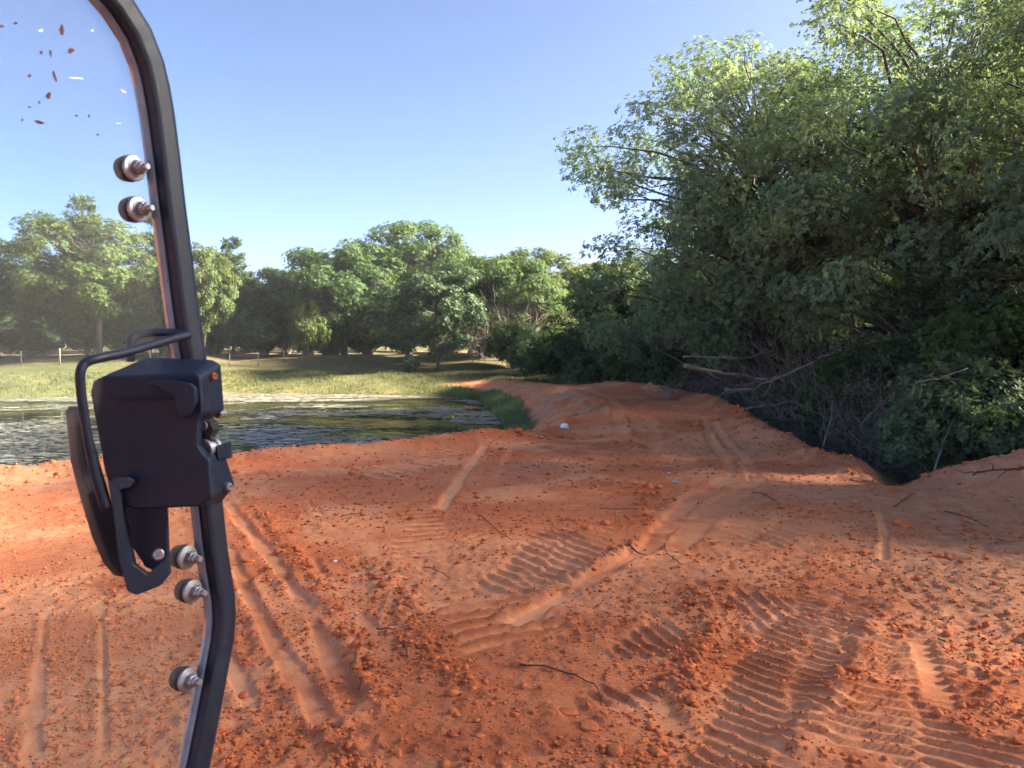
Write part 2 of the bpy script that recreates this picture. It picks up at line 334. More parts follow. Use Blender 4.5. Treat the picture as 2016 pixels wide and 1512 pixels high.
def detail(x, y, z, sp_, so):
    """fine relief of the dirt and the soil mix; returns z, rgba"""
    dd = sdist(x, y, DIRT) + (fbm(x, y, 1.4, 4, 41) - 0.5) * 1.1
    dirt = 1 - smooth(-0.15, 0.15, dd)
    woods = smooth(-0.2, 0.6, so + (fbm(x, y, 2.0, 3, 43) - 0.5) * 1.5) * (1 - smooth(44, 48, y))
    woods = np.maximum(woods, 0.9 * smooth(0.40, 0.55, fbm(x, y, 7.0, 3, 47)) * smooth(54, 62, y))
    pale = np.zeros_like(x); flat = np.zeros_like(x); dz = np.zeros_like(x); dark_soil = np.zeros_like(x)
    wob = (fbm(x, y, 0.5, 3, 61) - 0.5)
    for P, w, pitch, dep, skew in CLEAT:
        P2 = np.array(P); lo = P2.min(0) - 1; hi = P2.max(0) + 1
        k = np.where((x > lo[0]) & (x < hi[0]) & (y > lo[1]) & (y < hi[1]))[0]
        if not len(k): continue
        X, Y = x[k], y[k]; d, a, s = poly_dist(X, Y, P, False); Ltot = sum(math.dist(P[i], P[i + 1]) for i in range(len(P) - 1))
        lat = d * s
        m = (1 - smooth(w / 2 - 0.05, w / 2 + 0.03, d + wob[k] * 0.30)) * smooth(0.0, 0.25, a) * smooth(0.0, 0.25, Ltot - a)
        m = m * smooth(0.34, 0.52, fbm(X, Y, 0.55, 3, 67) + 0.06)
        ph = (a + skew * lat + wob[k] * 0.11) / pitch
        t = np.abs((ph % 1.0) - 0.5) * 2
        bar = smooth(0.54, 0.68, t + wob[k] * 0.3)
        dep = 0.42 * pitch * EYE / max(3.0, P2[:, 1].mean()); c = m * dep; dark_soil[k] = dark_soil[k] * (1 - m) + m * bar * 0.6  # cleat bars get a darker soil colour so the treads stand out
        dz[k] = dz[k] * (1 - m) + c * (bar * 1.15 - 0.75)
        pale[k] = pale[k] * (1 - m) + m * (1 - bar) * 0.5; flat[k] = np.maximum(flat[k], m * (0.25 + 0.40 * (1 - bar)))
    loose = np.zeros_like(x)
    for P, hw, hgt in RIDGE:
        P2 = np.array(P); lo = P2.min(0) - 1; hi = P2.max(0) + 1
        k = np.where((x > lo[0]) & (x < hi[0]) & (y > lo[1]) & (y < hi[1]))[0]
        if not len(k): continue
        X, Y = x[k], y[k]; d, a, s = poly_dist(X, Y, P, False)
        m = np.exp(-((d + wob[k] * 0.15) / hw) ** 2); dz[k] += 0.6 * hgt * m * (0.35 + 1.1 * fbm(X, Y, 0.22, 2, 77)); loose[k] = np.maximum(loose[k], m)
    for P, hw, dep, pa in SMEAR:
        P2 = np.array(P); lo = P2.min(0) - 1; hi = P2.max(0) + 1
        k = np.where((x > lo[0]) & (x < hi[0]) & (y > lo[1]) & (y < hi[1]))[0]
        if not len(k): continue
        X, Y = x[k], y[k]; d, a, s = poly_dist(X, Y, P, False); Ltot = sum(math.dist(P[i], P[i + 1]) for i in range(len(P) - 1))
        d = d + wob[k] * (0.10 if pa < 0.8 else 0.035); hw = hw * 0.75; dep = dep * 0.55
        en = 0.35 if pa < 0.8 else 0.10; ends = smooth(-0.02, en, a) * smooth(-0.02, en, Ltot - a)
        m = (1 - smooth(hw * 0.7, hw * 1.15, d)) * ends
        brk = smooth(0.30, 0.55, fbm(X, Y, 0.35, 3, 71) + 0.12 * pa)
        dz[k] = dz[k] * (1 - m) - dep * m + dep * 1.2 * np.exp(-((d - hw * 1.4) / (0.35 * hw + 0.015)) ** 2) * ends * np.clip(0.5 + wob[k] * 3, 0, 1.5)
        pale[k] = np.maximum(pale[k] * (1 - m), m * pa * (0.75 * brk if pa < 0.8 else 0.75 + 0.25 * brk)); flat[k] = np.maximum(flat[k], m * (0.6 + 0.4 * brk)); loose[k] *= 1 - m; dark_soil[k] *= 1 - m
    loose = np.maximum(loose, np.exp(-((sp_ - 1.7) / 0.7) ** 2) * (1 - smooth(20, 24, y)))
    loose = np.maximum(loose, np.exp(-((so + 0.3) / 0.6) ** 2) * 0.8)
    rough = (1 - flat) * dirt * (0.30 + 0.55 * smooth(0.4, 0.62, fbm(x, y, 1.6, 3, 81)) + 0.65 * loose)
    lump = np.abs(vnoise(x / 0.11, y / 0.11, 91) - 0.5) * 2; lump2 = vnoise(x / 0.055, y / 0.055, 92)
    dz += rough * (0.034 * (1 - lump) ** 2 + 0.024 * lump2 + 0.014 * vnoise(x / 0.027, y / 0.027, 93) - 0.02)
    dz += dirt * (fbm(x, y, 0.9, 3, 95) - 0.5) * 0.05
    dz += dirt * (1 - flat) * smooth(8, 13, y) * (fbm(x, y, 0.45, 3, 96, 0.6) - 0.5) * (0.05 + 0.10 * loose)
    # erosion gullies on the bank beside the water
    bank = dirt * smooth(21.5, 23.5, y) * smooth(3.4, 2.4, sp_) * smooth(0.0, 0.3, sp_)
    dz += bank * (np.abs(vnoise(y / 0.5 + 0.5 * x, x * 0.3, 97) - 0.5) * 0.55 + (vnoise(x / 0.3, y / 0.3, 98) - 0.5) * 0.16 - 0.12)
    greyk = dirt * np.clip(0.85 * smooth(3.1, 4.6, x - 0.10 * (y - 8) + 1.6 * (fbm(x, y, 2.2, 4, 101) - 0.5)) * (1 - smooth(11.5, 15, y)) * smooth(3, 5, y)
                           + 1.0 * bank * smooth(0.40, 0.52, fbm(x + 0.5 * y, y, 1.1, 3, 103))
                           + 0.55 * smooth(0.53, 0.66, fbm(x, y, 2.6, 4, 105)) * smooth(8, 10, y), 0, 1) * (1 - pale)
    pale = pale + 0.48 * dirt * smooth(0.46, 0.66, fbm(x, y, 1.1, 4, 107)) * (1 - pale)
    dark_soil = np.clip(dark_soil + 0.45 * loose * (1 - flat) + 0.40 * smooth(0.50, 0.70, fbm(x, y, 1.9, 4, 109)) * (1 - flat), 0, 1) * dirt * (1 - 0.7 * pale)  # plus darker loose crumbs and random damp patches
    rgba = np.stack([dirt, woods, np.clip(pale, 0, 1) * dirt, greyk], -1)
    return z + dz * dirt * smooth(0.1, 1.0, sp_), rgba, loose, flat, dirt, dark_soil

def grid_mesh(name, X, Y, dip=None):
    nr, nc = X.shape; x = X.ravel(); y = Y.ravel()
    z, sp_, so = height_base(x, y); z, rgba, lo_, fl_, di_, dark_soil = detail(x, y, z, sp_, so)
    if dip is not None: z = z - dip(x, y)
    V = np.stack([x, y, z], -1); i = np.arange(nr * nc).reshape(nr, nc)
    F = np.stack([i[:-1, :-1], i[:-1, 1:], i[1:, 1:], i[1:, :-1]], -1).reshape(-1, 4)
    return mesh_np(name, V, F, M['ground'], True, {'soil': ('FLOAT_COLOR', rgba), 'dark_soil': ('FLOAT', dark_soil)})
# near dirt: fine sheet
NC = 600
rows = [2.3]
while rows[-1] < 33: rows.append(rows[-1] + min(0.13, max(0.011, rows[-1] ** 2 / (2.2 * 770) * 0.7)))
rows = np.array(rows); u = np.linspace(-1, 1, NC)
def half_w(y): return 1.6 + 0.78 * y
Yg = np.repeat(rows[:, None], NC, 1); Xg = u[None, :] * half_w(Yg)
dirt_ground = obj('dirt_ground', grid_mesh('dirt_ground', Xg, Yg), kind='structure')
# the land all round
def spaced(lo, hi, step_lo, far, k):
    a = [lo]
    while a[-1] < hi: a.append(a[-1] + step_lo)
    s = step_lo
    while a[-1] < far: s *= k; a.append(a[-1] + s)
    b = [lo]; s = step_lo
    while b[-1] > -far: s *= k; b.append(b[-1] - s)
    return np.array(b[:0:-1] + a)
xs = spaced(-46, 22, 0.4, 300, 1.22); ys = spaced(-6, 68, 0.4, 300, 1.22)
Xc, Yc = np.meshgrid(xs, ys)
def dip(x, y):
    m = np.minimum(half_w(y) - np.abs(x), np.minimum(y - 2.3, 33 - y)); return 0.35 * smooth(0.0, 0.9, m)
ground = obj('ground', grid_mesh('ground', Xc, Yc, dip), kind='structure')

# ------------------------------------------------------------------ pond
m, nt, b = new_mat('pond_water'); M['water'] = m
b.inputs['Base Color'].default_value = (0.012, 0.016, 0.010, 1); b.inputs['Roughness'].default_value = 0.03; b.inputs['IOR'].default_value = 1.33
tc = N(nt, 'ShaderNodeTexCoord', name='TC'); mp = N(nt, 'ShaderNodeMapping'); mp.inputs['Scale'].default_value = (0.5, 1.0, 1.0); nt.links.new(tc.outputs['Object'], mp.inputs[0])
w1 = noise(nt, 3.5, 3, 0.5, vec=mp.outputs[0]); w0 = noise(nt, 0.16, 3, 0.5, vec=mp.outputs[0])
amp = ramp(nt, w0.outputs[0], [(0.42, (0.05, 0.05, 0.05)), (0.58, (1, 1, 1))])
bump(nt, b, mathn(nt, 'MULTIPLY', w1.outputs[0], amp.outputs[0]), 0.6, 0.08)
PW = np.array(POND); c0 = PW.mean(0); PWo = [(p[0] + (p[0] - c0[0]) * 0.03, p[1] + (p[1] - c0[1]) * 0.04) for p in POND]
bm = bmesh.new(); bm.faces.new([bm.verts.new((x, y, WATER)) for x, y in PWo]); me = bpy.data.meshes.new('pond_water'); bm.to_mesh(me); bm.free(); me.materials.append(M['water'])
obj('pond_water', me, kind='structure')
# floating weed: small pads in drifts
m, nt, b = new_mat('pond_weed'); M['weed'] = m
at = N(nt, 'ShaderNodeAttribute', attribute_name='tone'); r = ramp(nt, at.outputs['Fac'], [(0, (0.06, 0.06, 0.05)), (0.6, (0.27, 0.26, 0.22)), (1, (0.48, 0.45, 0.34))])
nt.links.new(r.outputs[0], b.inputs['Base Color']); b.inputs['Roughness'].default_value = 0.28; b.inputs['Specular IOR Level'].default_value = 0.7
def weed(n):
    px = rng.uniform(-34, 1, n * 6); py = 14 + 33 * rng.random(n * 6) ** 0.8
    s = sdist(px, py, POND)
    dens = fbm(px * 0.45, py, 2.0, 4, 201); band = smooth(29, 24, py) * 0.07 + smooth(43, 46, py) * 0.16 - 0.12 * smooth(26, 31, py) * smooth(42, 38, py)
    k = np.where((s < -0.15) & (dens + band + rng.normal(0, 0.05, n * 6) > 0.52))[0][:n]
    px, py = px[k], py[k]; n = len(k); sz = rng.uniform(0.02, 0.085, n) * (0.7 + py / 40) * np.where(rng.random(n) < 0.1, 2, 1)
    an = np.arange(6) * math.pi / 3
    rr = sz[:, None] * rng.uniform(0.55, 1.15, (n, 6)); el = rng.uniform(1.0, 2.2, n)[:, None]
    V = np.stack([px[:, None] + rr * np.cos(an) * el, py[:, None] + rr * np.sin(an), WATER + 0.004 + rng.uniform(0, 0.006, (n, 6)) + 0.006 * (np.arange(n) % 3)[:, None]], -1)
    i = np.arange(n)[:, None] * 6
    F = np.concatenate([i + np.array([[0, 1, 2, 3]]), i + np.array([[0, 3, 4, 5]])])
    tone = np.repeat(np.clip(rng.normal(0.4, 0.33, n), 0, 1)[:, None], 6, 1)
    return mesh_np('pond_weed', V.reshape(-1, 3), F, M['weed'], False, {'tone': ('FLOAT', tone)})
obj('pond_weed', weed(27000), kind='stuff', label='floating pads of pond weed in drifts on the dark water', category='pond weed')

# ------------------------------------------------------------------ vegetation builders
def unit(v): return v / (np.linalg.norm(v, axis=-1, keepdims=True) + 1e-9)
def rosettes(r, P, A, L, nleaf, tone, width=0.30, lift=(0.1, 0.7), droop=0.12):
    """clusters of folded leaves: each leaf two triangles along its midrib"""
    n = len(P); A = unit(A); ref = unit(r.normal(size=(n, 3))); B1 = unit(np.cross(A, ref)); B2 = np.cross(A, B1)
    ph = (np.arange(nleaf)[None, :] + r.uniform(-0.35, 0.35, (n, nleaf))) * 2 * math.pi / nleaf + r.uniform(0, 6.3, (n, 1))
    ep = r.uniform(*lift, (n, nleaf)); l = (L[:, None] * r.uniform(0.7, 1.2, (n, nleaf)))[..., None]
    D = np.cos(ep)[..., None] * (np.cos(ph)[..., None] * B1[:, None] + np.sin(ph)[..., None] * B2[:, None]) + np.sin(ep)[..., None] * A[:, None]
    W = unit(np.cross(A[:, None], D)); p = P[:, None, :] + D * l * 0.08; Ax = A[:, None, :]
    v0 = p; v1 = p + D * l * 0.6 + W * l * width + Ax * l * 0.06; v2 = p + D * l - Ax * l * droop; v3 = p + D * l * 0.6 - W * l * width + Ax * l * 0.06
    V = np.stack([v0, v1, v2, v3], 2).reshape(-1, 3); k = np.arange(n * nleaf)[:, None] * 4
    F = np.concatenate([k + np.array([[0, 1, 2]]), k + np.array([[0, 2, 3]])])
    t = np.clip(tone[:, None] + r.normal(0, 0.12, (n, nleaf)), 0, 1); T = np.repeat(t.reshape(-1), 4)
    return V, F, T
def crown_mesh(name, mat, V, F, T): return mesh_np(name, V, F, mat, False, {'tone': ('FLOAT', T)})

def clumps_ellipsoid(r, n, R, z0, z1, inner=0.3, lob=0.35):
    i = np.arange(n) + 0.5; phi = np.arccos(1 - 2 * i / n); th = math.pi * (1 + 5 ** 0.5) * i + r.uniform(0, 6.3)
    d = np.stack([np.cos(th) * np.sin(phi), np.sin(th) * np.sin(phi), np.cos(phi)], -1); d = unit(d + r.normal(0, 0.16, (n, 3)))
    f = np.where(r.random(n) < inner, r.uniform(0.25, 0.6, n), r.uniform(0.68, 0.98, n))
    k = np.array([r.uniform(-1, 1, 3) for _ in range(4)]); w = 1 + lob * np.clip((d @ unit(k).T) ** 3, -0.6, 1).sum(1) * 0.5
    C = d * (f * w)[:, None] * np.array([R, R, (z1 - z0) / 2]) + np.array([0, 0, (z0 + z1) / 2])
    C[:, 2] = np.clip(C[:, 2], z0 * 0.8, z1); return C
def bent(r, a, b, n=6, sag=0.12, jit=0.05):
    a = np.asarray(a, float); b = np.asarray(b, float); t = np.linspace(0, 1, n)[:, None]; L = np.linalg.norm(b - a)
    P = a + (b - a) * t; P += np.array([0, 0, 1.0]) * (np.sin(t * math.pi) * L * sag)
    j = r.normal(0, jit * L, (n, 3)); j[0] = 0; j[-1] = 0; return P + j
def make_oak(seed, H, R, base, nclump, nros, L, nleaf, leafmat, trunk_r=None, barkmat='bark', lean=0.0, rc=(0.20, 0.34), inner=0.3):
    r = np.random.default_rng(seed); tr = trunk_r or H * 0.02
    C = clumps_ellipsoid(r, nclump, R, base, H * 0.95, inner); CR = R * r.uniform(*rc, nclump)
    top = np.array([lean * H * 0.2 + r.normal(0, 0.2), r.normal(0, 0.2), H * 0.78])
    tb = Tubes(); trunk = bent(r, (0, 0, -0.3), top, 9, 0.0, 0.018); tb.add(trunk, np.linspace(1, 0.10, 9) ** 1.1 * tr * np.array([1.35, 1.05] + [1] * 7), 8)
    tt = np.linspace(0, 1, 9)
    for c, cr in zip(C, CR):
        hz = np.clip((c[2] - 0.35 * np.hypot(c[0], c[1])) / (H * 0.78), base / H * 0.55, 0.9) * r.uniform(0.8, 1.0)
        s = np.array([np.interp(hz, tt, trunk[:, q]) for q in range(3)])
        ln = np.linalg.norm(c - s); r0 = min(tr * 0.36, 0.012 + 0.010 * ln)
        tb.add(bent(r, s, c, 6, 0.10, 0.022), np.linspace(r0, 0.010, 6), 5, False)
        for _ in range(5):
            e = c + unit(r.normal(size=3) + [0, 0, 0.3]) * cr * r.uniform(0.6, 1.0); tb.add(bent(r, c + (s - c) * r.uniform(0, 0.25), e, 4, 0.05, 0.06), np.linspace(0.011, 0.004, 4), 3, False)
    w = CR ** 2; own = r.choice(nclump, nros, p=w / w.sum())
    d = unit(r.normal(size=(nros, 3)) + np.array([0, 0, 0.25])); q = r.random(nros) ** 0.55
    P = C[own] + d * (CR[own] * (0.25 + 0.8 * q))[:, None] * np.array([1, 1, 0.72])
    out = unit(P - np.array([0, 0, (base + H) * 0.42])); A = d * 0.5 + out * 0.4 + np.array([0, 0, 0.45]) + r.normal(0, 0.35, (nros, 3))
    tone = np.clip(0.42 + r.normal(0, 0.12, nros) + r.normal(0, 0.10, nclump)[own], 0, 1)
    V, F, T = rosettes(r, P, A, np.full(nros, L), nleaf, tone)
    return tb.mesh('oak_trunk', M[barkmat]), crown_mesh('oak_crown', M[leafmat], V, F, T)
def make_cedar(seed, H, R, base, nbr, nros, L, leafmat='leaf_cedar', power=0.8):
    r = np.random.default_rng(seed); tb = Tubes(); tr = bent(r, (0, 0, -0.3), (r.normal(0, 0.1), r.normal(0, 0.1), H * 0.97), 8, 0, 0.008); tb.add(tr, np.linspace(H * 0.018, 0.012, 8), 7)
    hs = base + (H * 0.97 - base) * r.random(nbr) ** 1.15; Ps = []; Ds = []
    for h in hs:
        t = (h - base) / (H - base); rad = R * (1 - t ** 1.6) ** power * r.uniform(0.5, 1.15) + 0.25; a = r.uniform(0, 6.3)
        e = np.array([math.cos(a) * rad, math.sin(a) * rad, h + rad * r.uniform(0.05, 0.45)]); s = np.array([0, 0, h - 0.1 * rad])
        br = bent(r, s, e, 5, -0.04, 0.03); tb.add(br, np.linspace(0.012 + 0.012 * rad, 0.004, 5), 4, False); Ps.append(br); Ds.append(e - s)
    own = r.choice(nbr, nros, p=(lambda w: w / w.sum())(np.array([np.linalg.norm(d) + 0.2 for d in Ds])))
    t = 0.18 + 0.85 * r.random(nros) ** 0.7; B = np.array(Ps); i = np.clip((t * 4).astype(int), 0, 3); f = (t * 4 - i)[:, None]
    P = B[own, i] * (1 - f) + B[own, i + 1] * f; ln = np.linalg.norm(np.array(Ds), axis=1)[own]
    P = P + r.normal(0, 1, (nros, 3)) * (0.10 + 0.16 * ln * (1.1 - t) * 0.6)[:, None] * np.array([1, 1, 0.7])
    A = unit(np.array(Ds)[own]) * 0.9 + np.array([0, 0, 0.5]) + r.normal(0, 0.35, (nros, 3))
    V, F, T = rosettes(r, P, A, np.full(nros, L), 5, np.clip(r.normal(0.45, 0.18, nros), 0, 1), 0.13, (0.5, 1.2), 0.0)
    return tb.mesh('cedar_trunk', M['bark']), crown_mesh('cedar_crown', M[leafmat], V, F, T)
def make_shrub(seed, H, R, nst, nros, L, leafmat, nleaf=5):
    r = np.random.default_rng(seed); tb = Tubes(); C = clumps_ellipsoid(r, nst, R, H * 0.12, H * 0.95, 0.3); CR = R * r.uniform(0.22, 0.42, nst)
    for c in C: tb.add(bent(r, (r.normal(0, 0.12), r.normal(0, 0.12), -0.2), c, 6, 0.06, 0.05), np.linspace(0.02 + H * 0.004, 0.005, 6), 4, False)
    own = r.choice(nst, nros, p=CR ** 2 / (CR ** 2).sum()); d = unit(r.normal(size=(nros, 3)))
    P = C[own] + d * (CR[own] * (0.3 + 0.75 * r.random(nros) ** 0.6))[:, None] * np.array([1, 1, 0.8]); P[:, 2] = np.maximum(P[:, 2], 0.05)
    A = d * 0.6 + np.array([0, 0, 0.5]) + r.normal(0, 0.4, (nros, 3))
    V, F, T = rosettes(r, P, A, np.full(nros, L), nleaf, np.clip(0.45 + r.normal(0, 0.12, nros) + r.normal(0, 0.1, nst)[own], 0, 1))
    return tb.mesh('shrub_stems', M['twig']), crown_mesh('shrub_foliage', M[leafmat], V, F, T)
def make_brush(seed, w, d, h, n, mat='twig', rad=(0.004, 0.012), upright=0.6):
    """tangle of bare twigs"""
    r = np.random.default_rng(seed); tb = Tubes()
    for _ in range(n):
        s = np.array([r.uniform(-w, w) / 2, r.uniform(-d, d) / 2, r.uniform(-0.1, h * 0.45)]); a = r.uniform(0, 6.3); L = r.uniform(0.5, 1.0) * h * 0.9
        dr = unit(np.array([math.cos(a), math.sin(a), r.normal(upright, 0.5)])); e = s + dr * L; e[2] = np.clip(e[2], 0.05, h * 1.1)
        P = bent(r, s, e, 6, r.normal(0.05, 0.12), 0.05); r0 = r.uniform(*rad); tb.add(P, np.linspace(r0, r0 * 0.35, 6), 3, False)
        for _ in range(2):
            k = r.integers(2, 6); q = P[k] + unit(dr + r.normal(0, 0.8, 3)) * L * r.uniform(0.15, 0.4); tb.add(bent(r, P[k], q, 4, 0.05, 0.06), np.linspace(r0 * 0.5, r0 * 0.2, 4), 3, False)
    return tb.mesh('brush_twigs', M[mat])

PROTO = {
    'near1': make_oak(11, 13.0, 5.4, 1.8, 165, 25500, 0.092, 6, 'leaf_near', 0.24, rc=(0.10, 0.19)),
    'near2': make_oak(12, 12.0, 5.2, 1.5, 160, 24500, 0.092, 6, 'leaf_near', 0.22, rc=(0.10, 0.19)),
    'near3': make_oak(16, 13.5, 4.2, 2.2, 105, 15000, 0.095, 6, 'leaf_light', 0.2, rc=(0.11, 0.21), inner=0.2),
    'thin': make_oak(19, 13.0, 5.6, 1.5, 150, 1450, 0.15, 5, 'leaf_oak', 0.2, rc=(0.2, 0.3), inner=0.6),  # sparse crown for unseen oaks, shaped to let soft sun through
    'tall': make_oak(20, 16.0, 5.4, 9.8, 110, 2300, 0.16, 5, 'leaf_oak', 0.24, rc=(0.2, 0.3), inner=0.6),  # high crown for unseen oaks that dim the sun at left
    'far1': make_oak(13, 13.0, 5.4, 3.0, 120, 10000, 0.21, 5, 'leaf_oak', 0.26, 'bark', rc=(0.12, 0.23)),
    'far2': make_oak(14, 11.0, 5.0, 2.7, 110, 9000, 0.21, 5, 'leaf_oak', 0.22, 'bark', rc=(0.12, 0.24)),
    'far3': make_oak(15, 12.5, 5.2, 2.4, 125, 11000, 0.20, 5, 'leaf_light', 0.26, 'bark_pale', rc=(0.12, 0.22), inner=0.2),
    'green': make_oak(17, 8.0, 3.3, 0.9, 80, 7000, 0.19, 5, 'leaf_cedar', 0.14, 'bark', rc=(0.15, 0.26)),
    'shrub3': make_shrub(34, 3.4, 1.6, 40, 3000, 0.17, 'leaf_light'),
    'cedar1': make_cedar(21, 8.0, 2.9, 1.3, 150, 6500, 0.26, power=0.6),
    'cedar2': make_cedar(22, 11.0, 3.0, 1.2, 190, 7000, 0.28, power=0.8),
    'shrub1': make_shrub(31, 2.6, 1.6, 34, 3600, 0.12, 'leaf_shrub'),
    'shrub2': make_shrub(32, 3.6, 2.0, 40, 4200, 0.14, 'leaf_oak'),
    'sapling': make_shrub(33, 1.5, 0.6, 14, 500, 0.15, 'leaf_shrub'),
}
PART = {'oak': ('trunk', 'crown'), 'cedar': ('trunk', 'crown'), 'shrub': ('stems', 'foliage')}
def plant(name, proto, x, y, rot, label, cat, group, scale=1.0, z=None):
    zz = zat(x, y) if z is None else z
    o = thing(name, (x, y, zz - 0.05), label, cat, group, math.radians(rot), scale)
    a, b_ = PROTO[proto]; kind = 'shrub' if 'shrub' in proto or 'sapling' in proto else 'oak'
    obj(PART[kind][0], a, o); obj(PART[kind][1], b_, o); return o

def px_x(px, y): return (px - 1008) / FPX * y
TR = 'trees along the right of the red track'; TF = 'trees beyond the pond'; TW = 'oaks deep in the woods on the right'
# --- right-hand woods
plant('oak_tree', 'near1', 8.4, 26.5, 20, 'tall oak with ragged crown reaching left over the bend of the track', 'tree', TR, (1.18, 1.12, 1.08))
plant('oak_tree', 'near3', 10.8, 35.0, 80, 'sunlit yellow-green oak top rising behind the oak at the bend', 'tree', TR, (0.95, 0.95, 1.20))
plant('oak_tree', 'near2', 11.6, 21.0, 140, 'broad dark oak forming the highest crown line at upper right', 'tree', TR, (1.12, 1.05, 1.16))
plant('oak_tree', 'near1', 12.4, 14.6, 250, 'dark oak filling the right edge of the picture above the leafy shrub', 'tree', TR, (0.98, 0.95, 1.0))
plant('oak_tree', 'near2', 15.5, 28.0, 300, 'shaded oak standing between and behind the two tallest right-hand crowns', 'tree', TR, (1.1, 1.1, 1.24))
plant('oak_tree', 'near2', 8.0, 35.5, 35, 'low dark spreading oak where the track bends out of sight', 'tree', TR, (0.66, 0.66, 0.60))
plant('cedar_tree', 'cedar1', 5.4, 40.5, 0, 'small dark cedar at the far end of the track beside the woods', 'tree', TR, (1.05, 1.05, 0.86))
plant('cedar_tree', 'cedar1', 9.6, 31.0, 120, 'dark cedar low under the big oak at the bend', 'tree', TR, (1.05, 1.05, 0.75))
plant('cedar_tree', 'cedar2', 10.6, 17.4, 60, 'dark cedar in the hollow between the right-hand oaks', 'tree', TR, (0.9, 0.9, 0.56))
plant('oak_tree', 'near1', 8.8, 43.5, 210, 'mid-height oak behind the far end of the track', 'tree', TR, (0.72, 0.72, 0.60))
deep = [(17.5, 20.5, .9), (20.0, 34.0, 1.0), (14.5, 42.0, .9), (21.0, 43.0, .95), (15.0, 9.0, .98), (14.0, 3.5, .98), (14.5, -2.0, 1.0), (15.0, -7.5, 1.0), (18.0, 51.0, 1.0), (12.0, 53.0, .85), (22.5, 27.0, 1.0)]
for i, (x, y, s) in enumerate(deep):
    plant('oak_tree', 'thin' if y < 14 else ('near2', 'near1')[i % 2], x, y, 47 * i, 'shaded oak deep in the woods behind the right track edge, nearest ones unseen and added for shade', 'tree', TW, s)  # the thin ones stand out of view, added for broken shade
plant('leafy_tree', 'green', 12.4, 10.6, 33, 'unseen low leafy tree added outside the right edge to shade the dirt', 'tree', TR, 0.8)  # out of view, added only for its shade on the dirt
for i, (x, y, s) in enumerate([(20.0, 13.0, 1.0), (20.5, 7.0, 1.0), (20.0, 1.0, 1.02), (20.5, -5.0, 1.0)]):
    plant('oak_tree', 'tall', x, y, 80 * i, 'unseen tall thin-crowned oak added beyond the right edge to shade the ground', 'tree', 'unseen shade oaks beyond the right edge', s)  # unseen row, added to shade the left part of the dirt
for i, (x, y, s) in enumerate([(16.5, 13.5, 1.3), (18.5, 23.5, 1.4), (14.0, 24.5, 1.2), (20.0, 29.0, 1.5), (13.5, 31.5, 1.3), (14.0, 36.5, 1.4), (13.0, 18.8, 1.1), (22.5, 20.5, 1.5), (24.5, 34.5, 1.5), (12.0, 40.0, 1.3), (11.0, 47.0, 1.3), (27.0, 27.0, 1.5), (21.0, 15.0, 1.4)]):
    plant('shrub', 'shrub2', x, y, 71 * i, 'shaded understory bush deep in the woods behind the right-hand trees', 'shrub', 'understory deep in the right-hand woods', s)
# --- beyond the pond
plant('oak_tree', 'far1', -9.6, 72, 30, 'tallest rounded oak in the middle beyond the pond, sunlit top', 'tree', TF, (1.02, 1.02, 1.05))
plant('oak_tree', 'far3', -6.0, 76, 130, 'yellow-green sunlit oak crown at the right shoulder of the tallest middle oak', 'tree', TF, (0.82, 0.82, 0.93))
plant('oak_tree', 'far2', -14.6, 67, 80, 'dark round oak just left of the tallest middle oak', 'tree', TF, (1.15, 1.15, 1.0))
plant('leafy_tree', 'green', -5.2, 54, 10, 'dark green rounded tree with thin trunk standing before the middle oaks', 'tree', TF, (1.0, 1.0, 0.93))
plant('leafy_tree', 'green', -8.0, 58.5, 200, 'second rounded green tree close behind the one before the middle oaks', 'tree', TF, (0.85, 0.85, 0.8))
plant('oak_tree', 'far2', -0.8, 60, 200, 'dark oak left of the bright tree at the end of the track', 'tree', TF, (0.9, 0.9, 0.86))
plant('oak_tree', 'far3', 2.0, 64, 15, 'bright yellow-green oak at the end of the track against the sky', 'tree', TF, (0.92, 0.92, 0.78))
plant('oak_tree', 'far1', 5.2, 70, 310, 'oak crown showing just right of the bright tree at the end of the track', 'tree', TF, (0.8, 0.8, 0.68))
plant('oak_tree', 'far3', -20.3, 78, 260, 'small rounded oak in the dip of the tree line left of the middle', 'tree', TF, (0.70, 0.70, 0.75))
plant('oak_tree', 'far2', -25.5, 80, 20, 'oak just right of the black door frame on the skyline', 'tree', TF, (0.85, 0.85, 0.80))
plant('shrub', 'shrub3', -16.6, 62, 70, 'yellowish sunlit bushy shrub hanging over the pasture before the dark oak', 'shrub', TF, (0.9, 0.9, 1.3))
plant('oak_tree', 'far3', -32.2, 60, 110, 'big sunlit oak with pale trunk seen through the dusty glass', 'tree', TF, (1.05, 1.05, 0.92))
plant('cedar_tree', 'cedar2', -35.0, 63.5, 0, 'spiky cedar top just behind the big sunlit oak seen through the glass', 'tree', TF, (1.0, 1.0, 1.20))
plant('cedar_tree', 'cedar2', -29.5, 65, 90, 'second spiky cedar behind the sunlit oak, nearest the door frame', 'tree', TF, (1.1, 1.1, 1.10))
plant('oak_tree', 'far3', -24.3, 61, 170, 'sunlit oak showing right beside the black door frame', 'tree', TF, (0.55, 0.55, 0.74))
plant('cedar_tree', 'cedar2', -23.2, 64, 250, 'sunlit cedar with ragged twigs to the right of the door frame', 'tree', TF, (0.9, 0.9, 0.90))
plant('oak_tree', 'far1', -41.5, 62, 60, 'dark oak at the left edge of the picture behind the glass', 'tree', TF, (1.0, 1.0, 0.78))
plant('oak_tree', 'far2', -50, 66, 10, 'oak beyond the left edge with only its right side showing', 'tree', TF, (0.95, 0.95, 0.95))
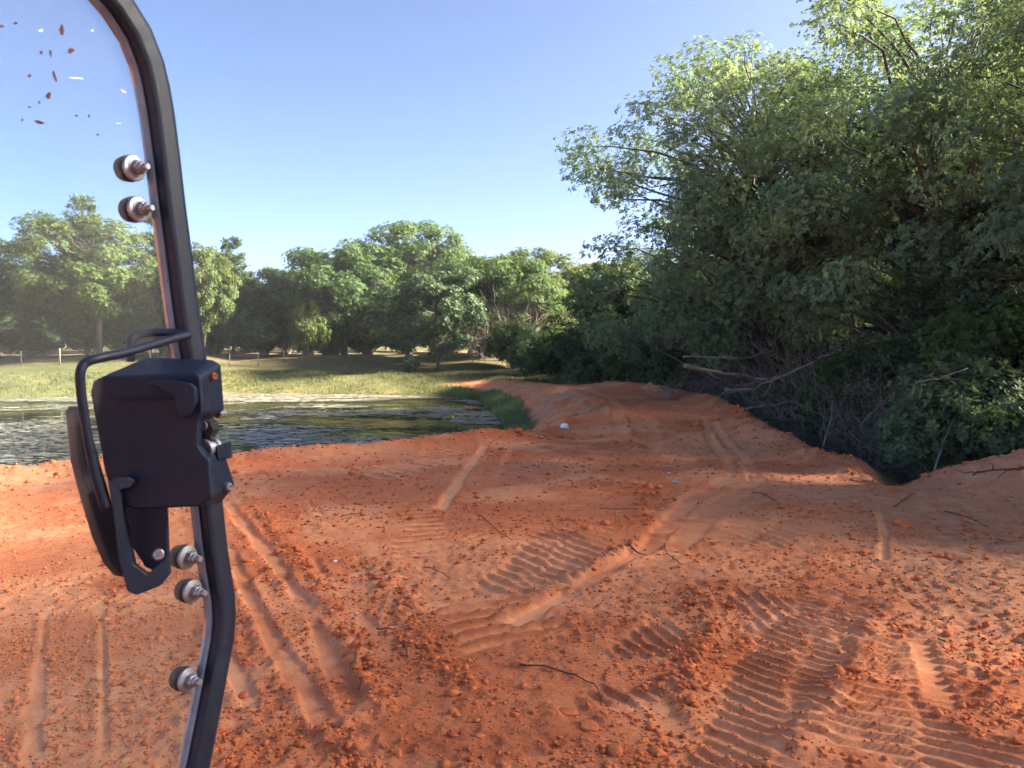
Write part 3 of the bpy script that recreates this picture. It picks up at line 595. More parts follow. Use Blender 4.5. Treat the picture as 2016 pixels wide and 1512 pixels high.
for i, (px, y, s) in enumerate([(60, 92, .8), (200, 96, .85), (300, 90, .8), (420, 98, .85), (520, 95, .75), (600, 100, .75), (680, 92, .75), (760, 104, .8), (850, 98, .75), (930, 96, .7), (1010, 92, .72), (1080, 88, .72), (1160, 84, .72), (1230, 80, .75), (-80, 90, .9)]):
    plant('oak_tree', ('far2', 'far1', 'far2', 'far3')[i % 4], px_x(px, y), y, 63 * i, 'small shaded oak in the far wood behind the front trees across the pond', 'tree', 'far wood behind the pond', s)
plant('oak_tree', 'far1', -20.5, 70, 140, 'dark low-branched oak between the dark round oak and the skyline dip', 'tree', TF, (0.85, 0.85, 0.66))
plant('oak_tree', 'far2', -27.5, 72, 240, 'dark oak filling the wood just right of the door frame', 'tree', TF, (0.9, 0.9, 0.82))
plant('oak_tree', 'far2', -3.6, 66, 300, 'shaded oak behind the rounded green tree, right of the tallest oak', 'tree', TF, (0.85, 0.85, 0.88))
plant('sapling', 'sapling', px_x(808, 52.5), 52.5, 0, 'little bright green sapling on the grass at the foot of the rounded green tree', 'sapling', None, 1.0)
# the wood that closes the horizon
r = np.random.default_rng(91); nw = 12000; az = np.radians(r.uniform(-62, 118, nw)); rad_ = np.where(np.degrees(az) > 40, r.uniform(48, 75, nw), r.uniform(108, 150, nw))
top_ = 4.5 + 4.5 * fbm(np.degrees(az), rad_ * 0.05, 5.0, 3, 93); hz_ = top_ * r.random(nw) ** 0.8
P = np.stack([np.sin(az) * rad_, np.cos(az) * rad_, hz_], -1); P[:, 2] += height_base(P[:, 0], P[:, 1])[0]
V, F, T = rosettes(r, P, r.normal(0, .5, (nw, 3)) + np.array([0, 0, .6]), np.full(nw, 0.8), 4, np.clip(r.normal(.4, .15, nw), 0, 1), 0.36)
obj('distant_wood', crown_mesh('distant_wood', M['leaf_oak'], V, F, T), None, kind='stuff', label='dark distant wood closing the horizon behind all other trees', category='wood')
for i in range(17):
    px = -60 + i * 78; y = 80 + (i * 37 % 9)
    plant('shrub', 'shrub2', px_x(px, y), y, 53 * i, 'dark thicket bush closing the view under the far trees across the pond', 'shrub', 'thicket under the far trees', (1.7, 1.4, 1.15 + 0.1 * (i % 3)))
# undergrowth below the far trees
for i, (px, y, s, lab) in enumerate([(520, 74, 1.0, 'low dark bush under the trees right of the door frame'), (650, 72, 1.0, 'low bush at the foot of the dark round oak'),
        (1010, 55, 1.0, 'dark bush behind the bend where the track leaves the pond'), (1055, 50, 1.1, 'dense dark bush at the far end of the track'),
        (1100, 45.5, 0.9, 'rounded bush beside the end of the track under the small cedar'), (960, 66, 1.1, 'shaded bush among the trunks left of the track end'),
        (250, 68, 1.2, 'dark bush beneath the big oak behind the glass'), (60, 66, 1.2, 'dark bush behind the pasture fence at the left edge'), (420, 70, 1.1, 'dark bush beneath the oak beside the door frame')]):
    plant('shrub', ('shrub2', 'shrub1')[i % 2], px_x(px, y), y, 50 * i, lab, 'shrub', 'bushes under the far trees', s)
# shrubs along the right edge of the track
for px, y, pr, s, rot, lab in [
        (1975, 13.6, 'shrub1', (1.05, 1.05, 1.10), 10, 'bright green leafy shrub at the right edge above the red mound'),
        (2010, 15.2, 'shrub2', (1.0, 1.0, 1.1), 60, 'taller leafy shrub behind the bright shrub at the right edge'),
        (1850, 17.2, 'shrub1', (0.9, 0.9, 0.95), 200, 'dark shrub in the hollow left of the bright right-edge shrub'),
        (1690, 20.5, 'shrub2', (0.85, 0.85, 0.85), 90, 'dark shrub behind the tangled bare twigs above the berm'),
        (1600, 24.0, 'shrub1', (0.95, 0.95, 0.95), 310, 'green shrub poking through the brush pile'),
        (1260, 36.5, 'shrub2', (0.8, 0.8, 0.8), 30, 'rounded dark shrub on the grass strip at the track bend'),
        (1190, 40.5, 'shrub1', (1.2, 1.2, 1.2), 170, 'shrub at the inside of the bend left of the grass strip'),
        (1330, 34.0, 'shrub2', (0.9, 0.9, 0.9), 250, 'shaded shrub behind the brush at the bend'),
        (1420, 31.0, 'shrub2', (1.0, 1.0, 1.0), 100, 'dark shrub under the overhanging oak behind the fallen limb')]:
    plant('shrub', pr, px_x(px, y), y, rot, lab, 'shrub', 'shrubs along the right track edge', s)

# bare twig tangles along the woods edge
BR = [make_brush(41, 3.2, 2.0, 2.3, 170), make_brush(42, 3.0, 2.0, 3.0, 150, upright=1.1), make_brush(43, 3.4, 2.2, 1.3, 190, 'deadwood', (0.005, 0.014), 0.25)]
for px, y, k, s, rot, lab in [
        (1400, 27.5, 2, 1.0, 10, 'heap of dead branches at the track edge right of the bend'), (1500, 24.5, 2, 1.05, 80, 'pile of cut grey branches below the leaning fallen limb'),
        (1590, 21.8, 2, 0.9, 200, 'pale brush heap at the top of the berm'), (1450, 29.0, 1, 1.0, 40, 'upright bare twigs behind the heap of dead branches'),
        (1560, 24.6, 1, 1.1, 300, 'tangle of bare vines behind the cut grey branches'), (1640, 20.6, 0, 1.1, 130, 'grey twig thicket behind the berm'),
        (1720, 18.2, 1, 0.95, 30, 'tall bare twig thicket in the hollow left of centre'), (1790, 16.6, 0, 1.05, 250, 'dark twig thicket at the deepest part of the hollow'),
        (1870, 15.2, 1, 0.85, 90, 'bare stems below the shrub at the right'), (1950, 13.4, 0, 0.7, 170, 'twigs and roots hanging over the red mound'),
        (1230, 37.8, 2, 0.9, 60, 'small heap of grey brush at the far bend'), (1310, 35.0, 0, 1.1, 20, 'thin bare twigs in front of the woods at the bend'),
        (1170, 42.0, 2, 0.9, 110, 'farthest heap of grey brush beside the end of the track'), (1500, 28.0, 0, 1.3, 77, 'bare understory stems beneath the overhanging oak'),
        (1690, 22.5, 1, 1.3, 155, 'bare understory stems between the tall right-hand oaks'), (985, 57.0, 1, 1.7, 10, 'pale leafless tree skeleton standing in front of the far oaks')]:
    x = px_x(px, y); o = obj('brush_thicket', BR[k], None, label=lab, category='brush', group='bare brush along the woods edge')
    o.location = (x, y, zat(x, y)); o.rotation_euler = (0, 0, math.radians(rot)); o.scale = (s, s, s)

# fallen limbs
def limb(name, pts, r0, r1, mat, label, cat, twigs=0, group=None, seed=0, k=6):
    r = np.random.default_rng(seed); P = np.array([tuple(p) for p in pts], float); n = len(P) * 3
    t = np.linspace(0, len(P) - 1, n); Q = np.stack([np.interp(t, np.arange(len(P)), P[:, q]) for q in range(3)], -1); Q[1:-1] += r.normal(0, r0 * 0.5, (n - 2, 3))
    base = Q[0].copy(); tb = Tubes(); tb.add(Q - base, np.linspace(r0, r1, n) * r.uniform(0.85, 1.15, n), k)
    for _ in range(twigs):
        i = r.integers(n // 4, n - 1); d = unit(Q[-1] - Q[0]) + r.normal(0, 0.7, 3); L = np.linalg.norm(Q[-1] - Q[0]) * r.uniform(0.12, 0.35)
        e = Q[i] + unit(d) * L; tb.add(bent(r, Q[i], e, 5, 0.03, 0.06) - base, np.linspace(r1 * 0.9 + 0.002, r1 * 0.35, 5), 4)
    o = obj(name, tb.mesh(name, M[mat]), None, label=label, category=cat); o.location = base
    if group: o['group'] = group
    return o
FL = 'fallen limbs in the brush'
limb('fallen_branch', [U(1348, 720, 22.5), U(1400, 732, 23), U(1455, 738, 23.6), U(1512, 750, 24.2), U(1560, 790, 24.8)], 0.07, 0.05, 'deadwood', 'thick pale broken limb lying level across the brush at the bend', 'branch', 3, FL, 1)
limb('fallen_branch', [U(1655, 690, 22), U(1600, 715, 22), U(1530, 745, 22), U(1480, 768, 22.2), U(1425, 765, 22.5)], 0.045, 0.02, 'deadwood', 'curved grey branch sweeping down to the left below the thick limb', 'branch', 6, FL, 2)
limb('fallen_branch', [U(1345, 702, 23), U(1400, 703, 23.2), U(1470, 705, 23.5), U(1530, 690, 24)], 0.03, 0.012, 'deadwood', 'thin pale branch above the thick broken limb', 'branch', 4, FL, 3)
limb('fallen_branch', [U(1470, 805, 20.5), U(1510, 800, 20.8), U(1560, 790, 21)], 0.03, 0.02, 'deadwood', 'short pale log end at the lower right of the brush pile', 'branch', 1, FL, 4)
limb('fallen_branch', [U(1905, 725, 12.8), U(1850, 745, 12.8), U(1800, 752, 12.9), U(1795, 790, 13.0)], 0.016, 0.007, 'deadwood', 'thin pale hooked branch in front of the right-edge shrub', 'branch', 5, FL, 5)
limb('fallen_branch', [U(1835, 955, 12.6), U(1850, 890, 12.9), U(1880, 820, 13.2)], 0.022, 0.012, 'twig', 'upright crooked stem standing in the dark hollow', 'branch', 4, FL, 6)
limb('fallen_branch', [U(1620, 880, 16.4), U(1635, 830, 16.6), U(1640, 790, 16.8)], 0.02, 0.010, 'deadwood', 'pale leaning stem at the top of the berm', 'branch', 3, FL, 7)
limb('fallen_branch', [U(1780, 760, 15.5), U(1740, 790, 15.4), U(1690, 840, 15.2)], 0.014, 0.008, 'deadwood', 'thin diagonal branch across the dark hollow', 'branch', 4, FL, 8)
limb('fallen_branch', [U(2016, 920, 10.9), U(1980, 925, 10.8), U(1925, 930, 10.6), U(1915, 935, 10.5)], 0.02, 0.010, 'stick', 'brown root lying over the top of the red mound', 'branch', 4, FL, 9)

# ------------------------------------------------------------------ grass
def blades(P, h, w, r, nb, lean=0.45):
    n = len(P); P = np.repeat(P, nb, 0) + np.concatenate([r.normal(0, 0.06, (n * nb, 2)), np.zeros((n * nb, 1))], 1); h = np.repeat(h, nb) * r.uniform(0.55, 1.15, n * nb); a = r.uniform(0, 6.3, n * nb)
    D = np.stack([np.cos(a), np.sin(a), 0 * a], -1); S = np.stack([-np.sin(a), np.cos(a), 0 * a], -1); le = r.uniform(0.05, lean, n * nb)[:, None]; Z = np.array([0, 0, 1.0])
    ww = (w * r.uniform(0.6, 1.3, n * nb))[:, None]; H = h[:, None]
    v0 = P - S * ww; v1 = P + S * ww; v2 = P + D * H * le * 0.4 + Z * H * 0.6 + S * ww * 0.7; v3 = P + D * H * le + Z * H * (1 - le * 0.3)
    V = np.stack([v0, v1, v2, v3], 1).reshape(-1, 3); k = np.arange(n * nb)[:, None] * 4; F = np.concatenate([k + np.array([[0, 1, 2]]), k + np.array([[0, 2, 3]])])
    return V, F, n * nb
def grass_object(name, x, y, h, w, nb, mat, label, tone=0.45, seed=5, tvar=0.2):
    r = np.random.default_rng(seed); z = height_base(x, y)[0]; V, F, n = blades(np.stack([x, y, z - 0.03], -1), h, w, r, nb)
    big = fbm(V[::4, 0], V[::4, 1], 3.0, 3, 301); T = np.repeat(np.clip(tone + (big - 0.5) * 1.2 + r.normal(0, tvar * 0.6, n), 0, 1), 4)
    return obj(name, mesh_np(name, V, F, M[mat], False, {'tone': ('FLOAT', T)}), None, kind='stuff', label=label, category='grass')
n = 44000; x = rng.uniform(-52, 3, n); y = rng.uniform(41, 63, n); s = sdist(x, y, POND); dd = sdist(x, y, DIRT)
k = (s > 0.1) & (dd > 0.25) & (np.abs(x) < 0.75 * y + 3) & (rng.random(n) < np.where(s < 7, 1.0, 0.45)); x, y, s = x[k], y[k], s[k]
h = np.where(s < 6, 0.10 + 0.30 * fbm(x, y, 2.5, 3, 303) ** 1.5, 0.10)
grass_object('bank_grass', x, y, h, 0.012, 3, 'grass', 'tall pale green grass on the far bank of the pond', 0.5)
n = 1700; t = rng.random(n); x = np.interp(t, [0, .35, .7, 1], [-3.5, -1.3, -0.15, 0.15]) + rng.normal(0, 0.25, n); y = np.interp(t, [0, .35, .7, 1], [45.2, 42, 33, 24.5]) + rng.normal(0, 0.3, n)
k = sdist(x, y, POND) > -0.35; x, y = x[k], y[k]
grass_object('shore_reeds', x, y, np.full(len(x), 0.42) * (0.6 + 0.7 * fbm(x, y, 2.0, 2, 305)), 0.011, 5, 'reed', 'bright green reeds at the foot of the red bank beside the water', 0.55, 6)
n = 2600; px_ = rng.uniform(1120, 1310, n); y = rng.uniform(33, 43, n); x = px_x(px_, y); so = height_base(x, y)[2]; k = (so > 0.1) & (so < 1.8); x, y = x[k], y[k]
grass_object('verge_grass', x, y, np.full(len(x), 0.30), 0.010, 5, 'reed', 'strip of fresh grass between the track bend and the woods', 0.45, 7)

# ------------------------------------------------------------------ pasture fence
def fence(pts, hgt, label, wires=4, pale=()):
    P = [(x, y, zat(x, y)) for x, y in pts]; o = thing('wire_fence', P[0], label, 'fence', 'pasture fences beyond the pond'); b0 = np.array(P[0])
    for i, p in enumerate(P):
        tb = Tubes(); a = np.array(p) - b0; fat = 0.06 if i in pale else 0.028; lean = rng.normal(0, 0.02, 2)
        tb.add([a + [0, 0, -0.2], a + [lean[0] * .5, lean[1] * .5, hgt * 0.5], a + [lean[0], lean[1], hgt * (1.06 if i in pale else 1)]], fat, 6)
        obj('post', tb.mesh('post', M['post_pale' if i in pale else 'post_steel'], False), o)
    for w in range(wires):
        tb = Tubes(); hz = hgt * (0.25 + 0.7 * w / max(1, wires - 1)); Q = []
        for i in range(len(P) - 1):
            for t in np.linspace(0, 1, 6)[:-1]: q = np.array(P[i]) * (1 - t) + np.array(P[i + 1]) * t - b0; Q.append(q + [0, 0, hz - 0.05 * math.sin(math.pi * t)])
        Q.append(np.array(P[-1]) - b0 + [0, 0, hz]); tb.add(Q, 0.008, 3, False); obj('wire', tb.mesh('wire', M['wire']), o)
fence([(px_x(p, d), d) for p, d in ((-40, 55.5), (42, 56), (118, 56.5), (205, 57), (296, 57.5), (360, 57.8))], 1.15, 'wire fence behind the grass left of the door latch, one pale post', 5, (2,))
fence([(px_x(p, d), d) for p, d in ((400, 55), (452, 55.5), (508, 56.5), (559, 57.5), (617, 59), (680, 60))], 0.95, 'low wire fence of thin steel posts right of the door frame', 3)

# ------------------------------------------------------------------ loose things on the dirt
CR_V = np.array([(1, 0, 0), (-1, 0, 0), (0, 1, 0), (0, -1, 0), (0, 0, 1), (0, 0, -1)], float)
CR_F = np.array([(0, 2, 4), (2, 1, 4), (1, 3, 4), (3, 0, 4), (2, 0, 5), (1, 2, 5), (3, 1, 5), (0, 3, 5)])
def clods(n, seed, kindf):
    r = np.random.default_rng(seed)
    y = 1 / r.uniform(1 / 24, 1 / 3.6, n * 5); x = r.uniform(-1, 1, n * 5) * (1.0 + 0.74 * y)
    z, sp_, so = height_base(x, y); z, rgba, loose, flat, dirt, _m = detail(x, y, z, sp_, so)
    patch = smooth(0.42, 0.62, fbm(x, y, 0.9, 3, 111))
    p = dirt * (1 - flat) ** 2 * np.clip(0.16 + 0.45 * patch + 0.5 * loose, 0, 1) * (sp_ > 1.0)
    k = np.where(r.random(n * 5) < p)[0][:n]; x, y, z, L = x[k], y[k], z[k], loose[k]; n = len(k)
    s = np.exp(r.normal(math.log(0.0056), 0.5, n)) * (0.8 + 0.13 * y) * (1 + 0.4 * L); s = np.clip(s, 0.003, 0.08)
    D = (CR_V[None] * r.uniform(0.7, 1.5, (n, 6, 1)) + r.normal(0, 0.22, (n, 6, 3))) * np.stack([r.uniform(0.8, 1.5, n), r.uniform(0.7, 1.2, n), r.uniform(0.5, 0.9, n)], -1)[:, None]
    a = r.uniform(0, 6.3, n); c, sn = np.cos(a)[:, None], np.sin(a)[:, None]
    X = (D[..., 0] * c - D[..., 1] * sn) * s[:, None] + x[:, None]; Y = (D[..., 0] * sn + D[..., 1] * c) * s[:, None] + y[:, None]; Z = D[..., 2] * s[:, None] + z[:, None] + 0.25 * s[:, None]
    V = np.stack([X, Y, Z], -1).reshape(-1, 3); F = (np.arange(n)[:, None, None] * 6 + CR_F[None]).reshape(-1, 3)
    return mesh_np('dirt_clods', V, F, M['clod'], False)
obj('dirt_clods', clods(24000, 51, 0), None, kind='stuff', label='loose red clay clods and crumbs scattered over the dirt', category='clods')

def zfine(x, y):
    x = np.array([float(x)]); y = np.array([float(y)]); z, a, b_ = height_base(x, y); return float(detail(x, y, z, a, b_)[0][0])
def rock(px, py, size, flatn, mat, label, seed, group='stones on the red dirt'):
    p = G(px, py, 0.0); r = np.random.default_rng(seed); bm = bmesh.new(); bmesh.ops.create_icosphere(bm, subdivisions=2, radius=1.0)
    ax = r.normal(size=(7, 3)); ax = unit(ax); cut = r.uniform(0.6, 0.9, 7)
    for v in bm.verts:
        c = np.array(v.co)
        for a, q in zip(ax, cut):
            d = c @ a
            if d > q: c = c - a * (d - q)
        c = c * (1 + r.normal(0, 0.03)); v.co = (c[0] * size * 1.25, c[1] * size * 0.85, c[2] * size * flatn)
    me = bpy.data.meshes.new('stone'); bm.to_mesh(me); bm.free(); me.materials.append(M[mat])
    o = obj('stone', me, None, label=label, category='stone', group=group); o.location = (p.x, p.y, zfine(p.x, p.y) + size * flatn * 0.35); o.rotation_euler = (0, 0, r.uniform(0, 6.3))
rock(1020, 1328, 0.045, 0.45, 'clod', 'flat red stone at the end of the long thin stick, lower middle', 1)
rock(1118, 1416, 0.055, 0.30, 'clod', 'flat tilted clay slab in the lower middle near the bottom edge', 2)
rock(1160, 1452, 0.060, 0.30, 'clod', 'broad clay flake right of the flat tilted slab at the bottom', 3)
rock(1212, 1498, 0.050, 0.6, 'clod', 'rounded red clod at the bottom edge right of the middle', 4)
rock(1318, 938, 0.05, 0.6, 'stone', 'upper of two pale stones left of the smooth track', 5)
rock(1330, 956, 0.07, 0.5, 'stone', 'lower and larger of two pale stones left of the smooth track', 6)
rock(1775, 1040, 0.11, 0.6, 'clod', 'broken lump of red clay beside the pale streak at right', 7)
rock(1848, 1106, 0.07, 0.5, 'clod', 'orange clay lump right of the pale streak', 8)
rock(1866, 1256, 0.045, 0.6, 'clod', 'small clod near the short dark stick at right', 9)
rock(480, 1380, 0.04, 0.5, 'clod', 'small flat clod beside the pale ruts right of the door frame', 10)
rock(1020, 852, 0.14, 0.7, 'clod', 'orange boulder clod at the pond corner below the reeds', 11)
rock(1280, 783, 0.16, 0.6, 'stone', 'pale rock on the little red heap at the track bend', 12)
rock(700, 1215, 0.03, 0.6, 'stone', 'small pale pebble left of the horizontal tread prints', 13)
rock(660, 1112, 0.018, 0.6, 'litter', 'tiny white pebble between the pale ruts and the tread prints', 14)

def stick(pts, r0, mat, label, seed, twigs=0):
    P = [(*G(px, py, 0.0)[:2],) for px, py in pts]; P = [(x, y, zfine(x, y) + r0 * 1.1 + 0.006) for x, y in P]
    r0 = r0 * 0.75
    limb('stick', P, r0, r0 * 0.5, mat, label, 'stick', twigs, 'sticks on the red dirt', seed, 5)
stick([(1236, 1090), (1255, 1097), (1274, 1103)], 0.014, 'stick', 'short thick dark stick at the lower end of the smooth track', 1)
stick([(1308, 1085), (1312, 1104), (1325, 1117), (1343, 1127)], 0.009, 'stick', 'curved dark stick right of the short thick stick', 2)
stick([(1480, 978), (1505, 982), (1520, 993), (1538, 1008)], 0.010, 'stick', 'forked stick lying right of the smooth track', 3, 2)
stick([(1340, 905), (1328, 915), (1322, 922)], 0.010, 'straw', 'short pale stick on the dirt above the two pale stones', 4)
stick([(945, 1022), (985, 1062), (1030, 1090)], 0.008, 'stick', 'long thin dark twig slanting above the oblique tread prints', 5)
stick([(834, 1125), (858, 1135), (886, 1149)], 0.008, 'stick', 'straight dark twig on the tread prints left of the middle', 6)
stick([(672, 1028), (690, 1024), (712, 1020)], 0.008, 'stick', 'small dark twig on the bare dirt above the ruts', 7)
stick([(742, 1252), (765, 1255), (784, 1262)], 0.010, 'stick', 'small curved stick at the edge of the crumbly clods', 8)
stick([(792, 1280), (800, 1295), (803, 1312)], 0.010, 'stick', 'short upright-lying stick below the small curved stick', 9)
stick([(1022, 1331), (1080, 1336), (1130, 1350), (1175, 1370), (1185, 1400)], 0.010, 'stick', 'long thin stick running right from the flat red stone', 10, 1)
stick([(1838, 1265), (1850, 1270), (1862, 1276)], 0.012, 'stick', 'short dark stick on the greyer dirt at right', 11)
stick([(1822, 1254), (1832, 1248), (1840, 1243)], 0.007, 'straw', 'pale splinter above the short dark stick at right', 12)
stick([(1570, 1392), (1590, 1410), (1618, 1428)], 0.006, 'straw', 'pale curved straw across the cleat marks at lower right', 13)
stick([(1900, 1028), (1915, 1033), (1930, 1036)], 0.018, 'straw', 'pale broken stick near the red mound', 14)
stick([(1860, 1012), (1900, 1020), (1945, 1040)], 0.012, 'stick', 'long brown stick below the red mound', 15, 2)
stick([(1180, 1012), (1220, 1014), (1258, 1018)], 0.008, 'stick', 'thin level twig on the dirt left of the smooth track', 16)
stick([(1760, 1005), (1785, 990), (1800, 985)], 0.012, 'stick', 'brown stick at the lip of the dark hollow', 17)
# crumpled white plastic by the bank
p = G(1112, 835, 0.0); bm = bmesh.new(); bmesh.ops.create_icosphere(bm, subdivisions=2, radius=0.12); rr = np.random.default_rng(3)
for v in bm.verts: v.co = Vector((v.co.x * 1.1, v.co.y * 0.8, v.co.z * 0.75)) * float(rr.uniform(0.65, 1.2))
me = bpy.data.meshes.new('plastic_bag'); bm.to_mesh(me); bm.free(); me.materials.append(M['litter'])
o = obj('plastic_bag', me, None, label='crumpled white plastic bag lying at the top of the bank', category='bag'); o.location = (p.x, p.y, zfine(p.x, p.y) + 0.06)

# ------------------------------------------------------------------ cab door at the left
def mat_black(name, col, rough, spec=0.5):
    m, nt, b = new_mat(name); n = noise(nt, 55, 5, 0.6)
    r = ramp(nt, n.outputs[0], [(0.35, tuple(c * 0.75 for c in col)), (0.62, col), (0.8, (col[0] * 2.0 + .01, col[1] * 1.6 + .006, col[2] * 1.4 + .004))]); nt.links.new(r.outputs[0], b.inputs['Base Color'])
    rr_ = ramp(nt, n.outputs[0], [(0.3, (rough - .08,) * 3), (0.7, (rough + .12,) * 3)]); nt.links.new(rr_.outputs[0], b.inputs['Roughness'])
    b.inputs['Specular IOR Level'].default_value = spec; return m
M['black_paint'] = mat_black('black_painted_steel', (0.006, 0.012, 0.028), 0.52, 0.28)
M['black_plastic'] = mat_black('black_moulded_plastic', (0.005, 0.011, 0.028), 0.52, 0.26)
M['rubber'] = mat_black('black_rubber', (0.012, 0.012, 0.014), 0.7, 0.3)
M['seal'] = mat_plain('grey_rubber_seal', (0.14, 0.17, 0.22), 0.6, 0.5, var=0.2)
M['zinc'] = mat_plain('zinc_plated_steel', (0.22, 0.22, 0.25), 0.48, 0.5, 0.75, var=0.15, vscale=120)
M['rust'] = mat_plain('rusty_screw', (0.20, 0.07, 0.05), 0.8, 0.3, 0.2)
M['mud'] = mat_plain('dried_red_mud', (0.09, 0.034, 0.030), 0.95, 0.1, var=0.3)
M['glint'] = mat_plain('painted_glint', (0.45, 0.47, 0.5), 0.6, 0.3)  # pale colour standing in for glints of light on the glass
m, nt, b = new_mat('dusty_glass'); M['glass'] = m
tr = N(nt, 'ShaderNodeBsdfTransparent'); tr.inputs[0].default_value = (0.87, 0.91, 0.93, 1)
gl = N(nt, 'ShaderNodeBsdfGlossy'); gl.inputs['Roughness'].default_value = 0.10
fr = N(nt, 'ShaderNodeFresnel'); fr.inputs[0].default_value = 1.45
mx = N(nt, 'ShaderNodeMixShader'); nt.links.new(mathn(nt, 'MULTIPLY', fr.outputs[0], 0.12), mx.inputs[0]); nt.links.new(tr.outputs[0], mx.inputs[1]); nt.links.new(gl.outputs[0], mx.inputs[2])
df = N(nt, 'ShaderNodeBsdfDiffuse'); df.inputs[0].default_value = (0.55, 0.50, 0.46, 1)
dn = noise(nt, 3.0, 6, 0.65); dr_ = ramp(nt, dn.outputs[0], [(0.3, (0.018,) * 3), (0.7, (0.034,) * 3)])
mx2 = N(nt, 'ShaderNodeMixShader'); nt.links.new(dr_.outputs[0], mx2.inputs[0]); nt.links.new(mx.outputs[0], mx2.inputs[1]); nt.links.new(df.outputs[0], mx2.inputs[2])
nt.links.new(mx2.outputs[0], nt.nodes['Material Output'].inputs[0])

TH = math.radians(66); DN = Vector((math.sin(TH), -math.cos(TH), 0)); DS = Vector((math.cos(TH), math.sin(TH), 0))   # inner normal, direction towards the free edge
D0 = U(345, 690, 1.08)
def D(px, py, off=0.0):                               # where the sight line meets the door plane (off = metres inside of it)
    r = ray(px, py); q = Vector((0, 0, EYE)); t = (D0 + DN * off - q).dot(DN) / r.dot(DN); return q + r * t
def sz(p): d = p - D0; return d.dot(DS), p.z          # door-plane coordinates
def WP(s, z, off=0.0): return D0 + DS * s + Vector((0, 0, z - D0.z)) + DN * off
door = thing('cab_door', WP(-0.5, 0.9), 'black framed glass cab door standing open at the left', 'door'); door['kind'] = 'thing'
bpy.context.view_layer.update(); DINV = door.matrix_world.inverted()
def dmesh(name, bm, mat, parent=None, bevel=0.0, seg=2, shade=False):
    bm.transform(DINV); bmesh.ops.recalc_face_normals(bm, faces=bm.faces)
    me = bpy.data.meshes.new(name); bm.to_mesh(me); bm.free(); me.materials.append(M[mat])
    if shade: me.polygons.foreach_set('use_smooth', [True] * len(me.polygons))
    o = obj(name, me, parent or door)
    if bevel:
        md = o.modifiers.new('bevel', 'BEVEL'); md.width = bevel; md.segments = seg; md.limit_method = 'ANGLE'; md.angle_limit = math.radians(25); md.harden_normals = False
        me.polygons.foreach_set('use_smooth', [True] * len(me.polygons)); wn_ = o.modifiers.new('wn', 'WEIGHTED_NORMAL')
    return o
# inner (glass side) outline of the frame, from the photograph's sight lines
vis = [(179, 0), (205, 30), (238, 80), (258, 130), (268, 170), (277, 220), (288, 300), (300, 400), (314, 500), (324, 580), (332, 640), (343, 700), (356, 800), (367, 900), (379, 1000), (388, 1080), (397, 1140), (405, 1185), (407, 1220), (404, 1260), (396, 1300), (377, 1400), (354, 1512)]
loop = [sz(D(*q)) for q in vis]
s_top, z_top = loop[0]; s_bot, z_bot = loop[-1]
ext_top = [(s_top - 0.20, z_top + 0.105), (s_top - 0.10, z_top + 0.085), (s_top - 0.04, z_top + 0.045)]
ext_bot = [(s_bot - 0.10, z_bot - 0.45), (s_bot - 0.14, z_bot - 0.52), (s_bot - 0.24, z_bot - 0.56), (-0.85, z_bot - 0.56), (-0.90, z_bot - 0.50), (-0.90, z_top + 0.03), (-0.84, z_top + 0.10)]
loop = ext_top + loop + ext_bot
def sweep(loop, prof):                                # closed sweep of a section (outward, inside) along the door outline
    bm = bmesh.new(); n = len(loop); rings = []
    L = np.array(loop); 
    for i in range(n):
        a = L[i - 1]; c = L[(i + 1) % n]; t = c - a; t = t / (np.hypot(*t) + 1e-9); o_ = np.array([-t[1], t[0]])      # outward of a loop walked clockwise
        rings.append([bm.verts.new(WP(L[i][0] + o_[0] * u_, L[i][1] + o_[1] * u_, w_)) for u_, w_ in prof])
    k = len(prof)
    for i in range(n):
        A, B = rings[i], rings[(i + 1) % n]
        for j in range(k): bm.faces.new((A[j], A[(j + 1) % k], B[(j + 1) % k], B[j]))
    return bm
dmesh('frame', sweep(loop, [(0.006, -0.004), (0.006, 0.020), (0.012, 0.024), (0.031, 0.024), (0.040, 0.019), (0.041, -0.004)]), 'black_paint', None, 0.002, 2)
dmesh('seal', sweep(loop, [(0.0005, -0.006), (0.0005, 0.002), (0.002, 0.006), (0.0058, 0.0065), (0.0058, -0.006)]), 'seal', None, 0.001, 2)
bm = bmesh.new(); A = [bm.verts.new(WP(s_, z_, -0.0055)) for s_, z_ in loop]; B = [bm.verts.new(WP(s_, z_, -0.0005)) for s_, z_ in loop]
bm.faces.new(A); bm.faces.new(B[::-1]); [bm.faces.new((A[i], A[(i + 1) % len(A)], B[(i + 1) % len(A)], B[i])) for i in range(len(A))]
dmesh('glass', bm, 'glass')
def lathe(c, ax, prof, k=20, hexk=False):             # rings (distance along axis, radius) about an axis
    ax = ax.normalized(); a = ax.cross(Vector((0, 0, 1))).normalized(); b_ = ax.cross(a); bm = bmesh.new(); R_ = []
    for t, r_ in prof: R_.append([bm.verts.new(c + ax * t + (a * math.cos(2 * math.pi * j / k) + b_ * math.sin(2 * math.pi * j / k)) * r_) for j in range(k)])
    for p_, q in zip(R_, R_[1:]): [bm.faces.new((p_[j], p_[(j + 1) % k], q[(j + 1) % k], q[j])) for j in range(k)]
    bm.faces.new(R_[0][::-1]); bm.faces.new(R_[-1]); return bm
